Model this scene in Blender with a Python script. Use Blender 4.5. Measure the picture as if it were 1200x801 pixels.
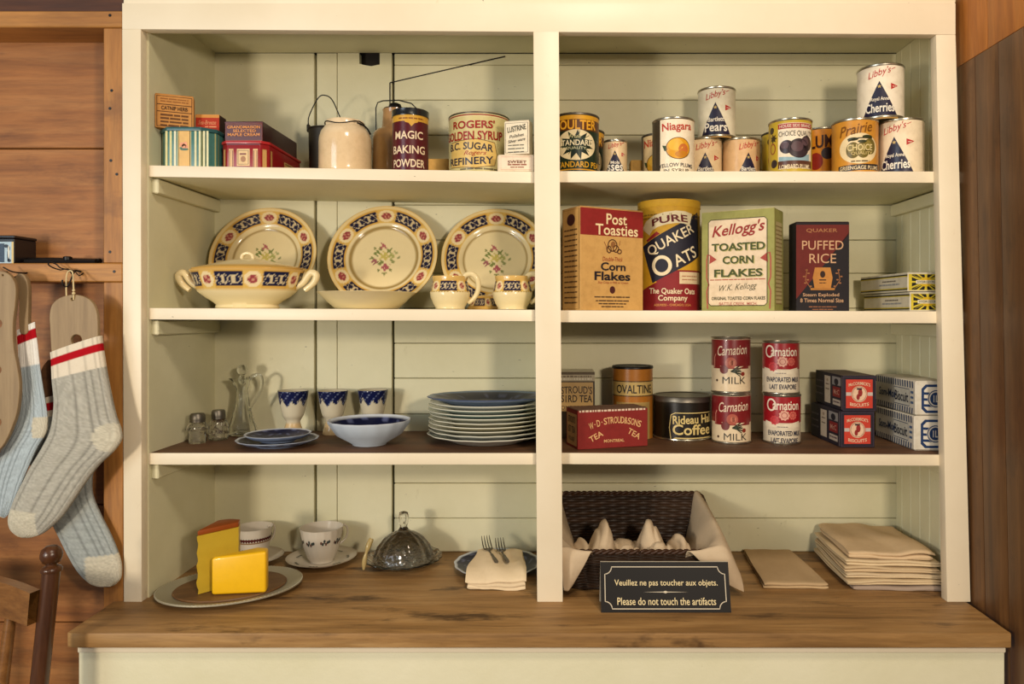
import bpy, bmesh, math, random
from mathutils import Vector, Matrix, geometry
from math import sin, cos, pi, radians as R, atan2, sqrt, exp, asin

random.seed(7)
SC = bpy.context.scene
COL = SC.collection
for o in list(bpy.data.objects):
    bpy.data.objects.remove(o)

# ------------------------------------------------------------------ camera, world, lights
CAMD, CZ, F, PX, PY = 1.42, 1.45, 860.0, 650.0, 370.0
cam = bpy.data.cameras.new('camera')
cam.sensor_width = 36.0
cam.sensor_fit = 'HORIZONTAL'
cam.lens = 36.0 * F / 1200.0
cam.shift_x = (600 - PX) / 1200.0
cam.shift_y = (PY - 400.5) / 1200.0
cam.clip_start = 0.02
camo = bpy.data.objects.new('camera', cam)
camo.location = (0, -CAMD, CZ)
camo.rotation_euler = (R(90), 0, 0)
COL.objects.link(camo)
SC.camera = camo
SC.view_settings.view_transform = 'Standard'
SC.view_settings.look = 'None'
SC.view_settings.gamma = 1.0
SC.view_settings.use_curve_mapping = False
SC.view_settings.exposure = -0.04

w = bpy.data.worlds.new('room_ambient')
w.use_nodes = True
SC.world = w
w.node_tree.nodes['Background'].inputs[0].default_value = (0.92, 0.96, 1.0, 1)
w.node_tree.nodes['Background'].inputs[1].default_value = 0.14

def area(name, loc, target, size, power, col, size_y=None):
    l = bpy.data.lights.new(name, 'AREA')
    l.energy = power
    l.color = col
    l.size = size
    if size_y:
        l.shape = 'RECTANGLE'
        l.size_y = size_y
    ob = bpy.data.objects.new(name, l)
    ob.location = loc
    d = Vector(target) - Vector(loc)
    ob.rotation_euler = d.to_track_quat('-Z', 'Y').to_euler()
    COL.objects.link(ob)
    return ob
area('lamp_right', (0.62, -1.75, 1.72), (0, 0.2, 1.45), 0.16, 18, (1.0, 0.85, 0.67))
area('lamp_left', (-1.35, -1.7, 1.40), (-0.1, 0.2, 1.25), 0.20, 16, (1.0, 0.86, 0.68))
area('ceiling_lamp', (0.25, -1.5, 2.95), (-0.1, 0.1, 1.3), 0.35, 20, (1.0, 0.86, 0.68))
area('window_daylight', (-2.2, -2.6, 1.9), (0.4, 0.2, 1.4), 1.2, 32, (0.80, 0.92, 1.0), 1.4)

# ------------------------------------------------------------------ helpers
def S(y): return (y + CAMD) / F
def Wd(px, py, y):
    s = S(y)
    return Vector(((px - PX) * s, y, CZ + (PY - py) * s))
def lin1(c):
    c /= 255.0
    return c / 12.92 if c <= 0.04045 else ((c + 0.055) / 1.055) ** 2.4
def L3(c): return tuple(lin1(x) for x in c[:3])
def rgb(*c):
    r = tuple(x ** 1.13 for x in L3(c))
    return (r[0], r[1], r[2], 1.0)

MATS = {}
def newmat(name, rough=0.6, metal=0.0, base=None, spec=0.5, coat=0.0):
    m = bpy.data.materials.new(name)
    m.use_nodes = True
    b = m.node_tree.nodes['Principled BSDF']
    b.inputs['Roughness'].default_value = rough
    b.inputs['Metallic'].default_value = metal
    b.inputs['Specular IOR Level'].default_value = spec
    b.inputs['Coat Weight'].default_value = coat
    if base: b.inputs['Base Color'].default_value = base
    MATS[name] = m
    return m, m.node_tree.nodes, m.node_tree.links, b
def nd(ns, t, **k):
    n = ns.new(t)
    for a, v in k.items(): setattr(n, a, v)
    return n
def mapping(ns, ln, scale, rot=(0, 0, 0)):
    tc = nd(ns, 'ShaderNodeTexCoord')
    mp = nd(ns, 'ShaderNodeMapping')
    mp.inputs['Scale'].default_value = scale
    mp.inputs['Rotation'].default_value = rot
    ln.new(tc.outputs['Object'], mp.inputs[0])
    return mp.outputs[0]
def noise(ns, ln, vec, scale, detail=4, rough=0.55, dist=0.0):
    n = nd(ns, 'ShaderNodeTexNoise')
    n.inputs['Scale'].default_value = scale
    n.inputs['Detail'].default_value = detail
    n.inputs['Roughness'].default_value = rough
    n.inputs['Distortion'].default_value = dist
    ln.new(vec, n.inputs['Vector'])
    return n.outputs['Fac']
def ramp(ns, ln, fac, stops):
    r = nd(ns, 'ShaderNodeValToRGB')
    e = r.color_ramp.elements
    while len(e) < len(stops): e.new(0.5)
    for i, (p, c) in enumerate(stops):
        e[i].position = p
        e[i].color = c
    ln.new(fac, r.inputs[0])
    return r.outputs['Color']
def mix(ns, ln, fac, a, b, mode='MIX'):
    m = nd(ns, 'ShaderNodeMix', data_type='RGBA', blend_type=mode)
    for s, v in ((0, fac), (6, a), (7, b)):
        if isinstance(v, (int, float)): m.inputs[s].default_value = v
        elif isinstance(v, tuple): m.inputs[s].default_value = v
        else: ln.new(v, m.inputs[s])
    return m.outputs[2]
def bump(ns, ln, b, h, strength, dist=0.002):
    n = nd(ns, 'ShaderNodeBump')
    n.inputs['Strength'].default_value = strength
    n.inputs['Distance'].default_value = dist
    ln.new(h, n.inputs['Height'])
    ln.new(n.outputs[0], b.inputs['Normal'])

def paint(name, c1, c2, dirt, rough=0.5, bs=0.25):
    m, ns, ln, b = newmat(name, rough)
    v = mapping(ns, ln, (1, 1, 1))
    a = noise(ns, ln, v, 5.0, 5, 0.6)
    c = ramp(ns, ln, a, [(0.3, c1), (0.7, c2)])
    d = noise(ns, ln, mapping(ns, ln, (1, 1, 0.5)), 38.0, 5, 0.7)
    f = ramp(ns, ln, d, [(0.66, (0, 0, 0, 1)), (0.80, (1, 1, 1, 1))])
    c = mix(ns, ln, mix(ns, ln, 0.45, (0, 0, 0, 1), f), c, dirt)
    sp = noise(ns, ln, mapping(ns, ln, (1, 1, 2.5)), 75.0, 2, 0.5)
    c = mix(ns, ln, mix(ns, ln, 0.7, (0, 0, 0, 1), ramp(ns, ln, sp, [(0.775, (0, 0, 0, 1)), (0.80, (1, 1, 1, 1))])), c, (0.02, 0.015, 0.01, 1))
    ln.new(c, b.inputs['Base Color'])
    g = noise(ns, ln, v, 60.0, 3, 0.6)
    bump(ns, ln, b, g, bs, 0.0015)
paint('cream_paint', rgb(226, 212, 185), rgb(233, 220, 195), rgb(190, 168, 128), 0.42, 0.12)
paint('interior_paint', rgb(214, 208, 174), rgb(225, 219, 188), rgb(170, 160, 118), 0.55, 0.25)
paint('panel_paint', rgb(222, 216, 184), rgb(230, 224, 196), rgb(192, 186, 136), 0.5, 0.35)
paint('dark_gap', rgb(38, 32, 24), rgb(48, 40, 30), rgb(30, 24, 18), 0.9, 0.2)

def wood(name, stops, grain='x', fine=1.0, rough=0.55, stain=0.0, stainc=None, knots=0.0, bs=0.25, scale=1.0):
    m, ns, ln, b = newmat(name, rough)
    k = {'x': (1.3, 16, 16), 'z': (16, 16, 1.3), 'y': (16, 1.3, 16)}[grain]
    v = mapping(ns, ln, tuple(q * scale for q in k))
    a = noise(ns, ln, v, 1.6, 6, 0.62, 0.6)
    c = ramp(ns, ln, a, stops)
    k2 = tuple(q * 6 * scale for q in k)
    a2 = noise(ns, ln, mapping(ns, ln, k2), 1.2, 4, 0.7)
    c = mix(ns, ln, 0.45 * fine, c, ramp(ns, ln, a2, [(0.35, (0.45, 0.42, 0.4, 1)), (0.62, (1, 1, 1, 1))]), 'MULTIPLY')
    big = noise(ns, ln, mapping(ns, ln, (2.2, 2.2, 2.2)), 1.5, 3, 0.5)
    c = mix(ns, ln, 0.5, c, ramp(ns, ln, big, [(0.35, (0.66, 0.62, 0.58, 1)), (0.65, (1.0, 1.0, 1.0, 1))]), 'MULTIPLY')
    if knots:
        vo = nd(ns, 'ShaderNodeTexVoronoi')
        vo.inputs['Scale'].default_value = 1.0
        kk = {'x': (2.2, 5, 5), 'z': (5, 5, 2.2), 'y': (5, 2.2, 5)}[grain]
        ln.new(mapping(ns, ln, kk), vo.inputs['Vector'])
        f = ramp(ns, ln, vo.outputs['Distance'], [(0.03, (1, 1, 1, 1)), (0.10, (0, 0, 0, 1))])
        c = mix(ns, ln, mix(ns, ln, knots, (0, 0, 0, 1), f), c, rgb(62, 34, 18))
    if stain:
        s1 = noise(ns, ln, mapping(ns, ln, (2.0, 7.0, 4.0)), 2.6, 5, 0.65)
        f = ramp(ns, ln, s1, [(0.56, (0, 0, 0, 1)), (0.68, (1, 1, 1, 1))])
        c = mix(ns, ln, mix(ns, ln, stain, (0, 0, 0, 1), f), c, stainc)
    ln.new(c, b.inputs['Base Color'])
    bump(ns, ln, b, a2, bs, 0.001)
wood('counter_wood', [(0.25, rgb(124, 92, 54)), (0.5, rgb(172, 134, 84)), (0.75, rgb(194, 158, 108))], 'x', 1.0, 0.5, 0.85, rgb(70, 46, 26))
wood('shelf_wood', [(0.25, rgb(84, 56, 34)), (0.5, rgb(112, 78, 48)), (0.75, rgb(132, 94, 60))], 'x', 0.9, 0.6, 0.5, rgb(66, 42, 26))
wood('plank_wood', [(0.2, rgb(122, 74, 36)), (0.45, rgb(170, 114, 60)), (0.75, rgb(194, 140, 84))], 'x', 1.0, 0.6, 0.5, rgb(92, 56, 30), 0.9)
wood('stud_wood', [(0.2, rgb(144, 96, 44)), (0.5, rgb(184, 130, 66)), (0.8, rgb(204, 154, 88))], 'z', 1.0, 0.55, 0.4, rgb(100, 62, 34), 0.5)
wood('rail_wood', [(0.2, rgb(150, 100, 48)), (0.5, rgb(192, 138, 72)), (0.8, rgb(208, 158, 92))], 'x', 1.0, 0.55, 0.4, rgb(104, 64, 36), 0.5)
wood('beam_wood', [(0.2, rgb(60, 34, 18)), (0.5, rgb(92, 54, 28)), (0.8, rgb(120, 74, 40))], 'x', 0.9, 0.6)
wood('brown_panel', [(0.2, rgb(84, 56, 32)), (0.5, rgb(116, 80, 46)), (0.8, rgb(146, 106, 64))], 'z', 1.0, 0.45, 0.4, rgb(60, 36, 20), 0.6)
wood('orange_board', [(0.2, rgb(156, 94, 36)), (0.5, rgb(188, 122, 54)), (0.8, rgb(204, 142, 72))], 'z', 0.8, 0.5)
wood('chair_dark', [(0.2, rgb(62, 38, 22)), (0.5, rgb(86, 54, 32)), (0.8, rgb(112, 74, 46))], 'z', 0.7, 0.28, scale=2)
wood('chair_oak', [(0.2, rgb(112, 74, 36)), (0.5, rgb(146, 102, 54)), (0.8, rgb(168, 124, 74))], 'x', 0.9, 0.32, scale=2)
wood('stretcher_wood', [(0.2, rgb(140, 116, 84)), (0.5, rgb(166, 142, 106)), (0.8, rgb(182, 160, 124))], 'z', 0.6, 0.6, 0.3, rgb(124, 88, 56))
wood('board_wood', [(0.2, rgb(92, 64, 36)), (0.5, rgb(122, 88, 52)), (0.8, rgb(140, 106, 66))], 'x', 0.8, 0.5, scale=2)

def printmat(name, rough, spec=0.5, coat=0.0, grime=0.35, metal=0.0, bs=0.0):
    m, ns, ln, b = newmat(name, rough, metal, None, spec, coat)
    at = nd(ns, 'ShaderNodeAttribute', attribute_name='Col')
    v = mapping(ns, ln, (1, 1, 1))
    a = noise(ns, ln, v, 55.0, 5, 0.65)
    c = mix(ns, ln, grime, at.outputs['Color'], ramp(ns, ln, a, [(0.3, (0.62, 0.56, 0.46, 1)), (0.55, (1, 1, 1, 1))]), 'MULTIPLY')
    ln.new(c, b.inputs['Base Color'])
    if bs:
        bump(ns, ln, b, noise(ns, ln, v, 420.0, 2, 0.5), bs, 0.001)
printmat('paper', 0.62, 0.35)
printmat('tin_print', 0.32, 0.4, 0.1)
printmat('carton', 0.7, 0.3, 0, 0.4)
printmat('china', 0.14, 0.35, 0.0, 0.06)
printmat('china_blue', 0.3, 0.15, 0, 0.06)
printmat('stoneware', 0.16, 0.5, 0.3, 0.3)
printmat('cloth', 0.9, 0.15, 0, 0.15, 0, 0.25)
printmat('knit', 0.95, 0.1, 0, 0.15, 0, 0.6)
printmat('wicker', 0.5, 0.4, 0, 0.4)
printmat('cheese', 0.42, 0.45, 0.1, 0.12)
printmat('sign_face', 0.5, 0.2, 0, 0.05)
newmat('tin_metal', 0.28, 0.95, rgb(190, 184, 168))
newmat('dull_metal', 0.42, 0.9, rgb(120, 114, 104))
newmat('pewter', 0.42, 0.45, rgb(186, 180, 158))
newmat('black_metal', 0.4, 0.6, rgb(40, 37, 36))
newmat('black_lacquer', 0.25, 0.0, rgb(26, 26, 30), 0.5, 0.4)
newmat('pail_iron', 0.5, 0.5, rgb(54, 48, 38))
newmat('gold_foil', 0.28, 0.9, rgb(196, 176, 120))
newmat('silver_foil', 0.3, 0.9, rgb(206, 200, 184))
newmat('string', 0.9, 0, rgb(214, 194, 150))
m, ns, ln, b = newmat('clear_glass', 0.03, 0.0, (0.96, 0.97, 0.95, 1))
b.inputs['Transmission Weight'].default_value = 1.0
b.inputs['IOR'].default_value = 1.45
m, ns, ln, b = newmat('pressed_glass', 0.05, 0.0, (0.95, 0.94, 0.93, 1))
b.inputs['Transmission Weight'].default_value = 1.0
b.inputs['IOR'].default_value = 1.48
vo = nd(ns, 'ShaderNodeTexVoronoi')
vo.inputs['Scale'].default_value = 110
ln.new(mapping(ns, ln, (1, 1, 1)), vo.inputs['Vector'])
bump(ns, ln, b, vo.outputs['Distance'], 0.6, 0.002)

class MB:
    def __init__(s):
        s.v, s.f, s.c = [], [], []
    def add(s, vs, fs, col=(0.8, 0.8, 0.8, 1)):
        n = len(s.v)
        s.v += [tuple(q) for q in vs]
        s.f += [tuple(i + n for i in f) for f in fs]
        if isinstance(col, list): s.c += col
        else: s.c += [col] * len(vs)
        return s
    def bm(s, b, col=(0.8, 0.8, 0.8, 1), M=None):
        b.verts.ensure_lookup_table()
        b.verts.index_update()
        s.add([(M @ v.co if M else v.co.copy()) for v in b.verts], [[v.index for v in f.verts] for f in b.faces], col)
        b.free()
        return s
    def box(s, a, c, col=(0.8, 0.8, 0.8, 1), bev=0.0, seg=1, M=None):
        b = bmesh.new()
        bmesh.ops.create_cube(b, size=1.0)
        for v in b.verts:
            v.co = Vector([(a[i] + c[i]) / 2 + v.co[i] * (c[i] - a[i]) for i in range(3)])
        if bev: bmesh.ops.bevel(b, geom=b.edges[:], offset=bev, segments=seg, profile=0.6, affect='EDGES')
        return s.bm(b, col, M)
    def hexa(s, p, col=(0.8, 0.8, 0.8, 1), bev=0.0):
        # p: 8 corners, bottom four counter-clockwise then top four
        b = bmesh.new()
        vs = [b.verts.new(q) for q in p]
        for f in ((3, 2, 1, 0), (4, 5, 6, 7), (0, 1, 5, 4), (1, 2, 6, 5), (2, 3, 7, 6), (3, 0, 4, 7)):
            b.faces.new([vs[i] for i in f])
        if bev: bmesh.ops.bevel(b, geom=b.edges[:], offset=bev, segments=2, profile=0.6, affect='EDGES')
        return s.bm(b, col)
    def prism(s, pts, z0, z1, col=(0.8, 0.8, 0.8, 1), bev=0.0):
        b = bmesh.new()
        lo = [b.verts.new((x, y, z0)) for x, y in pts]
        hi = [b.verts.new((x, y, z1)) for x, y in pts]
        n = len(pts)
        b.faces.new(lo[::-1]); b.faces.new(hi)
        for i in range(n): b.faces.new((lo[i], lo[(i + 1) % n], hi[(i + 1) % n], hi[i]))
        if bev: bmesh.ops.bevel(b, geom=b.edges[:], offset=bev, segments=2, profile=0.6, affect='EDGES')
        return s.bm(b, col)
    def lathe(s, prof, segs=48, col=(0.8, 0.8, 0.8, 1), sx=1.0, sy=1.0, o=(0, 0, 0), colfn=None, rfn=None):
        vs, fs, cs = [], [], []
        for i, (r, z) in enumerate(prof):
            for k in range(segs):
                t = 2 * pi * k / segs
                rr = r * (rfn(t, i, z) if rfn else 1.0)
                vs.append((o[0] + rr * sx * sin(t), o[1] - rr * sy * cos(t), o[2] + z))
                cs.append(colfn(t, i, r, z) if colfn else col)
        n = len(prof)
        for i in range(n - 1):
            for k in range(segs):
                k2 = (k + 1) % segs
                fs.append((i * segs + k, i * segs + k2, (i + 1) * segs + k2, (i + 1) * segs + k))
        b = bmesh.new()
        # weld collapsed rings into fans
        idx = {}
        bv = []
        for i, (r, z) in enumerate(prof):
            if r < 1e-6:
                v = b.verts.new(vs[i * segs]); bv += [v] * segs; idx[v] = cs[i * segs]
            else:
                for k in range(segs):
                    v = b.verts.new(vs[i * segs + k]); bv.append(v); idx[v] = cs[i * segs + k]
        for f in fs:
            q = []
            for i in f:
                if bv[i] not in q: q.append(bv[i])
            if len(q) > 2:
                try: b.faces.new(q)
                except ValueError: pass
        bmesh.ops.recalc_face_normals(b, faces=b.faces[:])
        cl = [idx[v] for v in b.verts]
        return s.bm(b, cl)
    def tube(s, pts, rad, segs=10, col=(0.8, 0.8, 0.8, 1), closed=False):
        pts = [Vector(p) for p in pts]
        n = len(pts)
        rads = rad if isinstance(rad, list) else [rad] * n
        vs, fs = [], []
        up = None
        for i in range(n):
            a = pts[(i - 1) % n] if (closed or i > 0) else pts[i]
            c = pts[(i + 1) % n] if (closed or i < n - 1) else pts[i]
            t = (c - a).normalized()
            if up is None:
                up = t.orthogonal().normalized()
            up = (up - t * up.dot(t))
            up = up.normalized() if up.length > 1e-6 else t.orthogonal().normalized()
            sd = t.cross(up)
            for k in range(segs):
                an = 2 * pi * k / segs
                vs.append(pts[i] + (up * cos(an) + sd * sin(an)) * rads[i])
        m = n if closed else n - 1
        for i in range(m):
            for k in range(segs):
                k2 = (k + 1) % segs
                j = (i + 1) % n
                fs.append((i * segs + k, i * segs + k2, j * segs + k2, j * segs + k))
        if not closed:
            fs.append(tuple(range(segs))[::-1])
            fs.append(tuple((n - 1) * segs + k for k in range(segs)))
        return s.add(vs, fs, col)
    def grid(s, fn, nu, nv, col=(0.8, 0.8, 0.8, 1), colfn=None, closed=False):
        vs, fs, cs = [], [], []
        for j in range(nv + 1):
            for i in range(nu + (0 if closed else 1)):
                vs.append(fn(i / nu, j / nv))
                cs.append(colfn(i / nu, j / nv) if colfn else col)
        w = nu if closed else nu + 1
        for j in range(nv):
            for i in range(nu):
                i2 = (i + 1) % w if closed else i + 1
                fs.append((j * w + i, j * w + i2, (j + 1) * w + i2, (j + 1) * w + i))
        return s.add(vs, fs, cs)
    def build(s, name, mat, parent=None, smooth=35, loc=None, rot=None):
        me = bpy.data.meshes.new(name)
        me.from_pydata(s.v, [], s.f)
        a = me.attributes.new('Col', 'FLOAT_COLOR', 'POINT')
        a.data.foreach_set('color', [x for c in s.c for x in c])
        me.validate()
        me.materials.append(MATS[mat])
        if smooth is not None:
            me.shade_smooth()
            me.set_sharp_from_angle(angle=R(smooth))
        me.update()
        ob = bpy.data.objects.new(name, me)
        COL.objects.link(ob)
        if parent: ob.parent = parent
        if loc: ob.location = loc
        if rot: ob.rotation_euler = rot
        return ob

def tag(o, label, cat, group=None, kind=None):
    o['label'] = label
    o['category'] = cat
    if group: o['group'] = group
    if kind: o['kind'] = kind
    return o
def thing(name, label, cat, loc=(0, 0, 0), rz=0.0, group=None):
    o = bpy.data.objects.new(name, None)
    o.empty_display_size = 0.03
    o.location = loc
    o.rotation_euler = (0, 0, rz)
    COL.objects.link(o)
    return tag(o, label, cat, group)
def struct(o):
    o['kind'] = 'structure'
    return o
def spline(pts, n):
    pts = [Vector(p) for p in pts]
    out = []
    m = len(pts) - 1
    for i in range(m):
        p0, p1, p2, p3 = pts[max(i - 1, 0)], pts[i], pts[i + 1], pts[min(i + 2, m)]
        for k in range(n):
            t = k / n
            out.append(0.5 * ((2 * p1) + (p2 - p0) * t + (2 * p0 - 5 * p1 + 4 * p2 - p3) * t * t + (3 * p1 - p0 - 3 * p2 + p3) * t ** 3))
    out.append(pts[-1])
    return out

# ------------------------------------------------------------------ flat artwork (printed labels)
TXT = {}
def textgeo(s, bold):
    k = (s, bold)
    if k not in TXT:
        cu = bpy.data.curves.new('t', 'FONT')
        cu.body = s
        cu.offset = bold * 0.5
        cu.resolution_u = 3
        ob = bpy.data.objects.new('t', cu)
        me = bpy.data.meshes.new_from_object(ob)
        vs = [(v.co.x, v.co.y) for v in me.vertices]
        fs = [tuple(p.vertices) for p in me.polygons]
        bpy.data.objects.remove(ob)
        bpy.data.curves.remove(cu)
        bpy.data.meshes.remove(me)
        TXT[k] = (vs, fs)
    return TXT[k]
EPS = 0.00022
class Art:
    """printed marks in label units: u to the right from the label's centre, v down from its top"""
    def __init__(s): s.it = []
    def poly(s, pts, c, L=1):
        t = geometry.tessellate_polygon([[Vector((p[0], p[1], 0)) for p in pts]])
        s.it.append((L, list(pts), [tuple(x) for x in t], rgb(*c)))
        return s
    def rect(s, u0, v0, u1, v1, c, L=1): return s.poly([(u0, v0), (u1, v0), (u1, v1), (u0, v1)], c, L)
    def ell(s, u, v, ru, rv, c, L=1, n=26, a0=0.0):
        return s.poly([(u + ru * cos(a0 + 2 * pi * k / n), v + rv * sin(a0 + 2 * pi * k / n)) for k in range(n)], c, L)
    def star(s, u, v, r0, r1, n, c, L=1, a0=0.0, sv=1.0):
        return s.poly([(u + (r1 if k % 2 else r0) * cos(a0 + pi * k / n), v + sv * (r1 if k % 2 else r0) * sin(a0 + pi * k / n)) for k in range(2 * n)], c, L)
    def stroke(s, pts, w, c, L=2, closed=False):
        P = [Vector((p[0], p[1])) for p in pts]
        n = len(P)
        vs, fs = [], []
        for i in range(n):
            a = P[(i - 1) % n] if (closed or i) else P[i]
            b = P[(i + 1) % n] if (closed or i < n - 1) else P[i]
            t = (b - a).normalized()
            q = Vector((-t.y, t.x)) * w / 2
            vs += [tuple(P[i] + q), tuple(P[i] - q)]
        for i in range(n if closed else n - 1):
            j = (i + 1) % n
            fs.append((2 * i, 2 * i + 1, 2 * j + 1, 2 * j))
        s.it.append((L, vs, fs, rgb(*c)))
        return s
    def ring(s, u, v, ru, rv, w, c, L=2, n=30):
        return s.stroke([(u + ru * cos(2 * pi * k / n), v + rv * sin(2 * pi * k / n)) for k in range(n)], w, c, L, True)
    def frame(s, u0, v0, u1, v1, w, c, L=2): return s.stroke([(u0, v0), (u1, v0), (u1, v1), (u0, v1)], w, c, L, True)
    def text(s, t, u, v, w, h, c, L=4, bold=0.015, shear=0.0, rot=0.0, arc=0.0):
        vs, fs = textgeo(t, bold)
        if not vs: return s
        vs = [(x + shear * y, y) for x, y in vs]
        x0 = min(p[0] for p in vs); x1 = max(p[0] for p in vs)
        y0 = min(p[1] for p in vs); y1 = max(p[1] for p in vs)
        out = []
        cr, sr = cos(R(rot)), sin(R(rot))
        for x, y in vs:
            a = ((x - x0) / (x1 - x0) - 0.5)
            b = -((y - y0) / (y1 - y0) - 0.5)
            X = a * w
            Y = b * h + arc * (4 * a * a)
            out.append((u + X * cr - Y * sr, v + X * sr + Y * cr))
        s.it.append((L, out, fs, rgb(*c)))
        return s
    def micro(s, u0, u1, v, h, c, L=2, word=5.0):
        rd = random.Random(int(u0 * 13 + v * 7 + 1000))
        u = u0
        while u < u1 - 0.5:
            k = min(u1, u + word * rd.uniform(0.4, 1.3) * h)
            s.rect(u, v - h / 2 * rd.uniform(0.7, 1.0), k, v + h / 2, c, L)
            u = k + 0.5 * h
        return s
    def emit(s, mb, fn, ustep=None):
        for L, vs, fs, c in s.it:
            if ustep:
                b = bmesh.new()
                bv = [b.verts.new((p[0], p[1], 0)) for p in vs]
                for f in fs:
                    try: b.faces.new([bv[i] for i in f])
                    except ValueError: pass
                u0 = min(p[0] for p in vs); u1 = max(p[0] for p in vs)
                k = math.floor(u0 / ustep) + 1
                while k * ustep < u1:
                    bmesh.ops.bisect_plane(b, geom=b.verts[:] + b.edges[:] + b.faces[:], dist=1e-5, plane_co=(k * ustep, 0, 0), plane_no=(1, 0, 0))
                    k += 1
                b.verts.index_update()
                V = [fn(v.co.x, v.co.y, L * EPS) for v in b.verts]
                Fs = [[v.index for v in f.verts] for f in b.faces]
                b.free()
                mb.add(V, Fs, c)
            else:
                mb.add([fn(p[0], p[1], L * EPS) for p in vs], fs, c)
        return mb

def wpart(mb, name, mat, root, smooth=35):
    """a part whose vertices are given in room coordinates"""
    ob = mb.build(name, mat, root, smooth)
    ob.matrix_parent_inverse = root.matrix_basis.inverted()
    return ob

# ------------------------------------------------------------------ the room around the cupboard
CT = 0.897                                   # worktop height
struct(MB().box((-2.2, -3.0, -0.02), (1.0, 0.42, 0.0)).build('floor', 'shelf_wood'))
pl = MB()
zs = [Wd(0, p, 0.085).z for p in (1010, 868, 729, 591, 455, 318, 174, 24, -110, -200)]
zs[0] = 0.0
for a, b_ in zip(zs[:-1], zs[1:]):
    pl.box((-1.9, 0.085, a + 0.0012), (-0.8375, 0.105, b_ - 0.0012), bev=0.0015)
pl.box((-1.9, 0.105, 0), (-0.8375, 0.112, 2.5), bev=0)
struct(pl.build('wall_back', 'plank_wood'))
r1, r0 = CZ + 62 * S(0), CZ + 40 * S(0)
u1, u0 = CZ + 358 * S(0), CZ + 339 * S(0)
X0, X1 = -0.8775, -0.8385
struct(MB().box((X0, 0.006, 0), (X1, 0.085, r0), bev=0.002).build('trim_1', 'stud_wood'))
struct(MB().box((X0, 0.006, r1), (X1, 0.085, u0), bev=0.002).build('trim_2', 'stud_wood'))
struct(MB().box((-1.9, 0.003, r0), (X1, 0.085, r1), bev=0.002).build('trim_3', 'rail_wood'))
struct(MB().box((-1.9, 0.003, u0), (X1, 0.085, u1), bev=0.002).build('trim_4', 'rail_wood'))
struct(MB().box((-1.9, 0.02, u1 + 0.001), (X1, 0.085, 2.5), bev=0.002).build('trim_5', 'beam_wood'))
# nail heads as one stuff-like detail of the trim
nh = MB()
for px, py in ((131, 106), (129, 127), (130, 188), (137, 204), (129, 295), (134, 318), (129, 18)):
    yy = 0.0062 if 31 < py < 308 else 0.0032
    p = Wd(px, py, yy)
    vs = [(p.x + 0.0028 * cos(2 * pi * k / 10), yy - 0.0008, p.z + 0.0028 * sin(2 * pi * k / 10)) for k in range(10)]
    vs2 = [(p.x + 0.0032 * cos(2 * pi * k / 10), yy + 0.001, p.z + 0.0032 * sin(2 * pi * k / 10)) for k in range(10)]
    nh.add(vs + vs2, [tuple(range(10))] + [(k, (k + 1) % 10, 10 + (k + 1) % 10, 10 + k) for k in range(10)])
struct(nh.build('trim_6', 'black_metal'))
# brown boarded wall on the right, running towards the viewer
def wx(z): return 0.8085 - (z - CT) * 0.019
def wallboards(z0, z1, off, wid):
    m_ = MB()
    y = 0.03
    while y > -0.74:
        ya, yb = y - 0.0008, y - wid + 0.0008
        m_.hexa([(wx(z0) + off, yb, z0), (wx(z0) + off + 0.02, yb, z0), (wx(z0) + off + 0.02, ya, z0), (wx(z0) + off, ya, z0),
                 (wx(z1) + off, yb, z1), (wx(z1) + off + 0.02, yb, z1), (wx(z1) + off + 0.02, ya, z1), (wx(z1) + off, ya, z1)], bev=0.001)
        y -= wid
    return m_
struct(wallboards(0.0, 1.936, 0.0, 0.072).build('wall_right', 'brown_panel'))
struct(wallboards(1.938, 2.55, 0.002, 0.11).build('trim_7', 'orange_board'))

# ------------------------------------------------------------------ built-in cupboard
YB = 0.301
cup = thing('shelf_unit', 'cream painted built-in open shelf unit with two bays above the wooden worktop', 'shelf unit', (-0.015, 0.15, CT))
def fhexa(q, y0, y1, bev=0.0012):
    # q: image corners (bl, br, tr, tl) on the front plane
    p = [Wd(x, y, 0) for x, y in q]
    c = [(p[0].x, y0, p[0].z), (p[1].x, y0, p[1].z), (p[1].x, y1, p[1].z), (p[0].x, y1, p[0].z),
         (p[3].x, y0, p[3].z), (p[2].x, y0, p[2].z), (p[2].x, y1, p[2].z), (p[3].x, y1, p[3].z)]
    return MB().hexa(c, bev=bev)
zc = PY + (CZ - CT) / S(0)
wpart(fhexa(((145, zc), (166, zc), (165, 34), (143, 34)), 0, 0.022), 'stile', 'cream_paint', cup)
wpart(fhexa(((629.5, zc), (659.5, zc), (655, 37), (625, 37)), 0, 0.022), 'stile', 'cream_paint', cup)
wpart(fhexa(((1110, zc), (1137.5, zc), (1120, 40.5), (1097, 40.5)), 0, 0.022), 'stile', 'cream_paint', cup)
wpart(fhexa(((143, 34), (1120, 40.5), (1120, 3.5), (143, 3.5)), 0, 0.022), 'lintel', 'cream_paint', cup)
wpart(fhexa(((143, 3), (1121, 3), (1121, -160), (143, -160)), 0.005, 0.022), 'header_board', 'cream_paint', cup)
XL, XR = -0.797, 0.8005
wpart(MB().box((-0.8365, 0.022, CT), (XL, YB, 2.07)), 'side_panel', 'interior_paint', cup)
bd = MB()
y = 0.0225
while y < YB - 0.01:
    bd.box((XR, y + 0.0007, CT), (XR + 0.014, min(y + 0.041, YB), 2.066), bev=0.0016)
    y += 0.0415
wpart(bd, 'side_panel', 'interior_paint', cup)
wpart(MB().box((XR + 0.0145, 0.0225, CT - 0.02), (XR + 0.03, YB + 0.03, 2.10)), 'light_seal_sheet', 'dark_gap', cup)  # unseen sheet added to seal the right corner against light leaks
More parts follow.
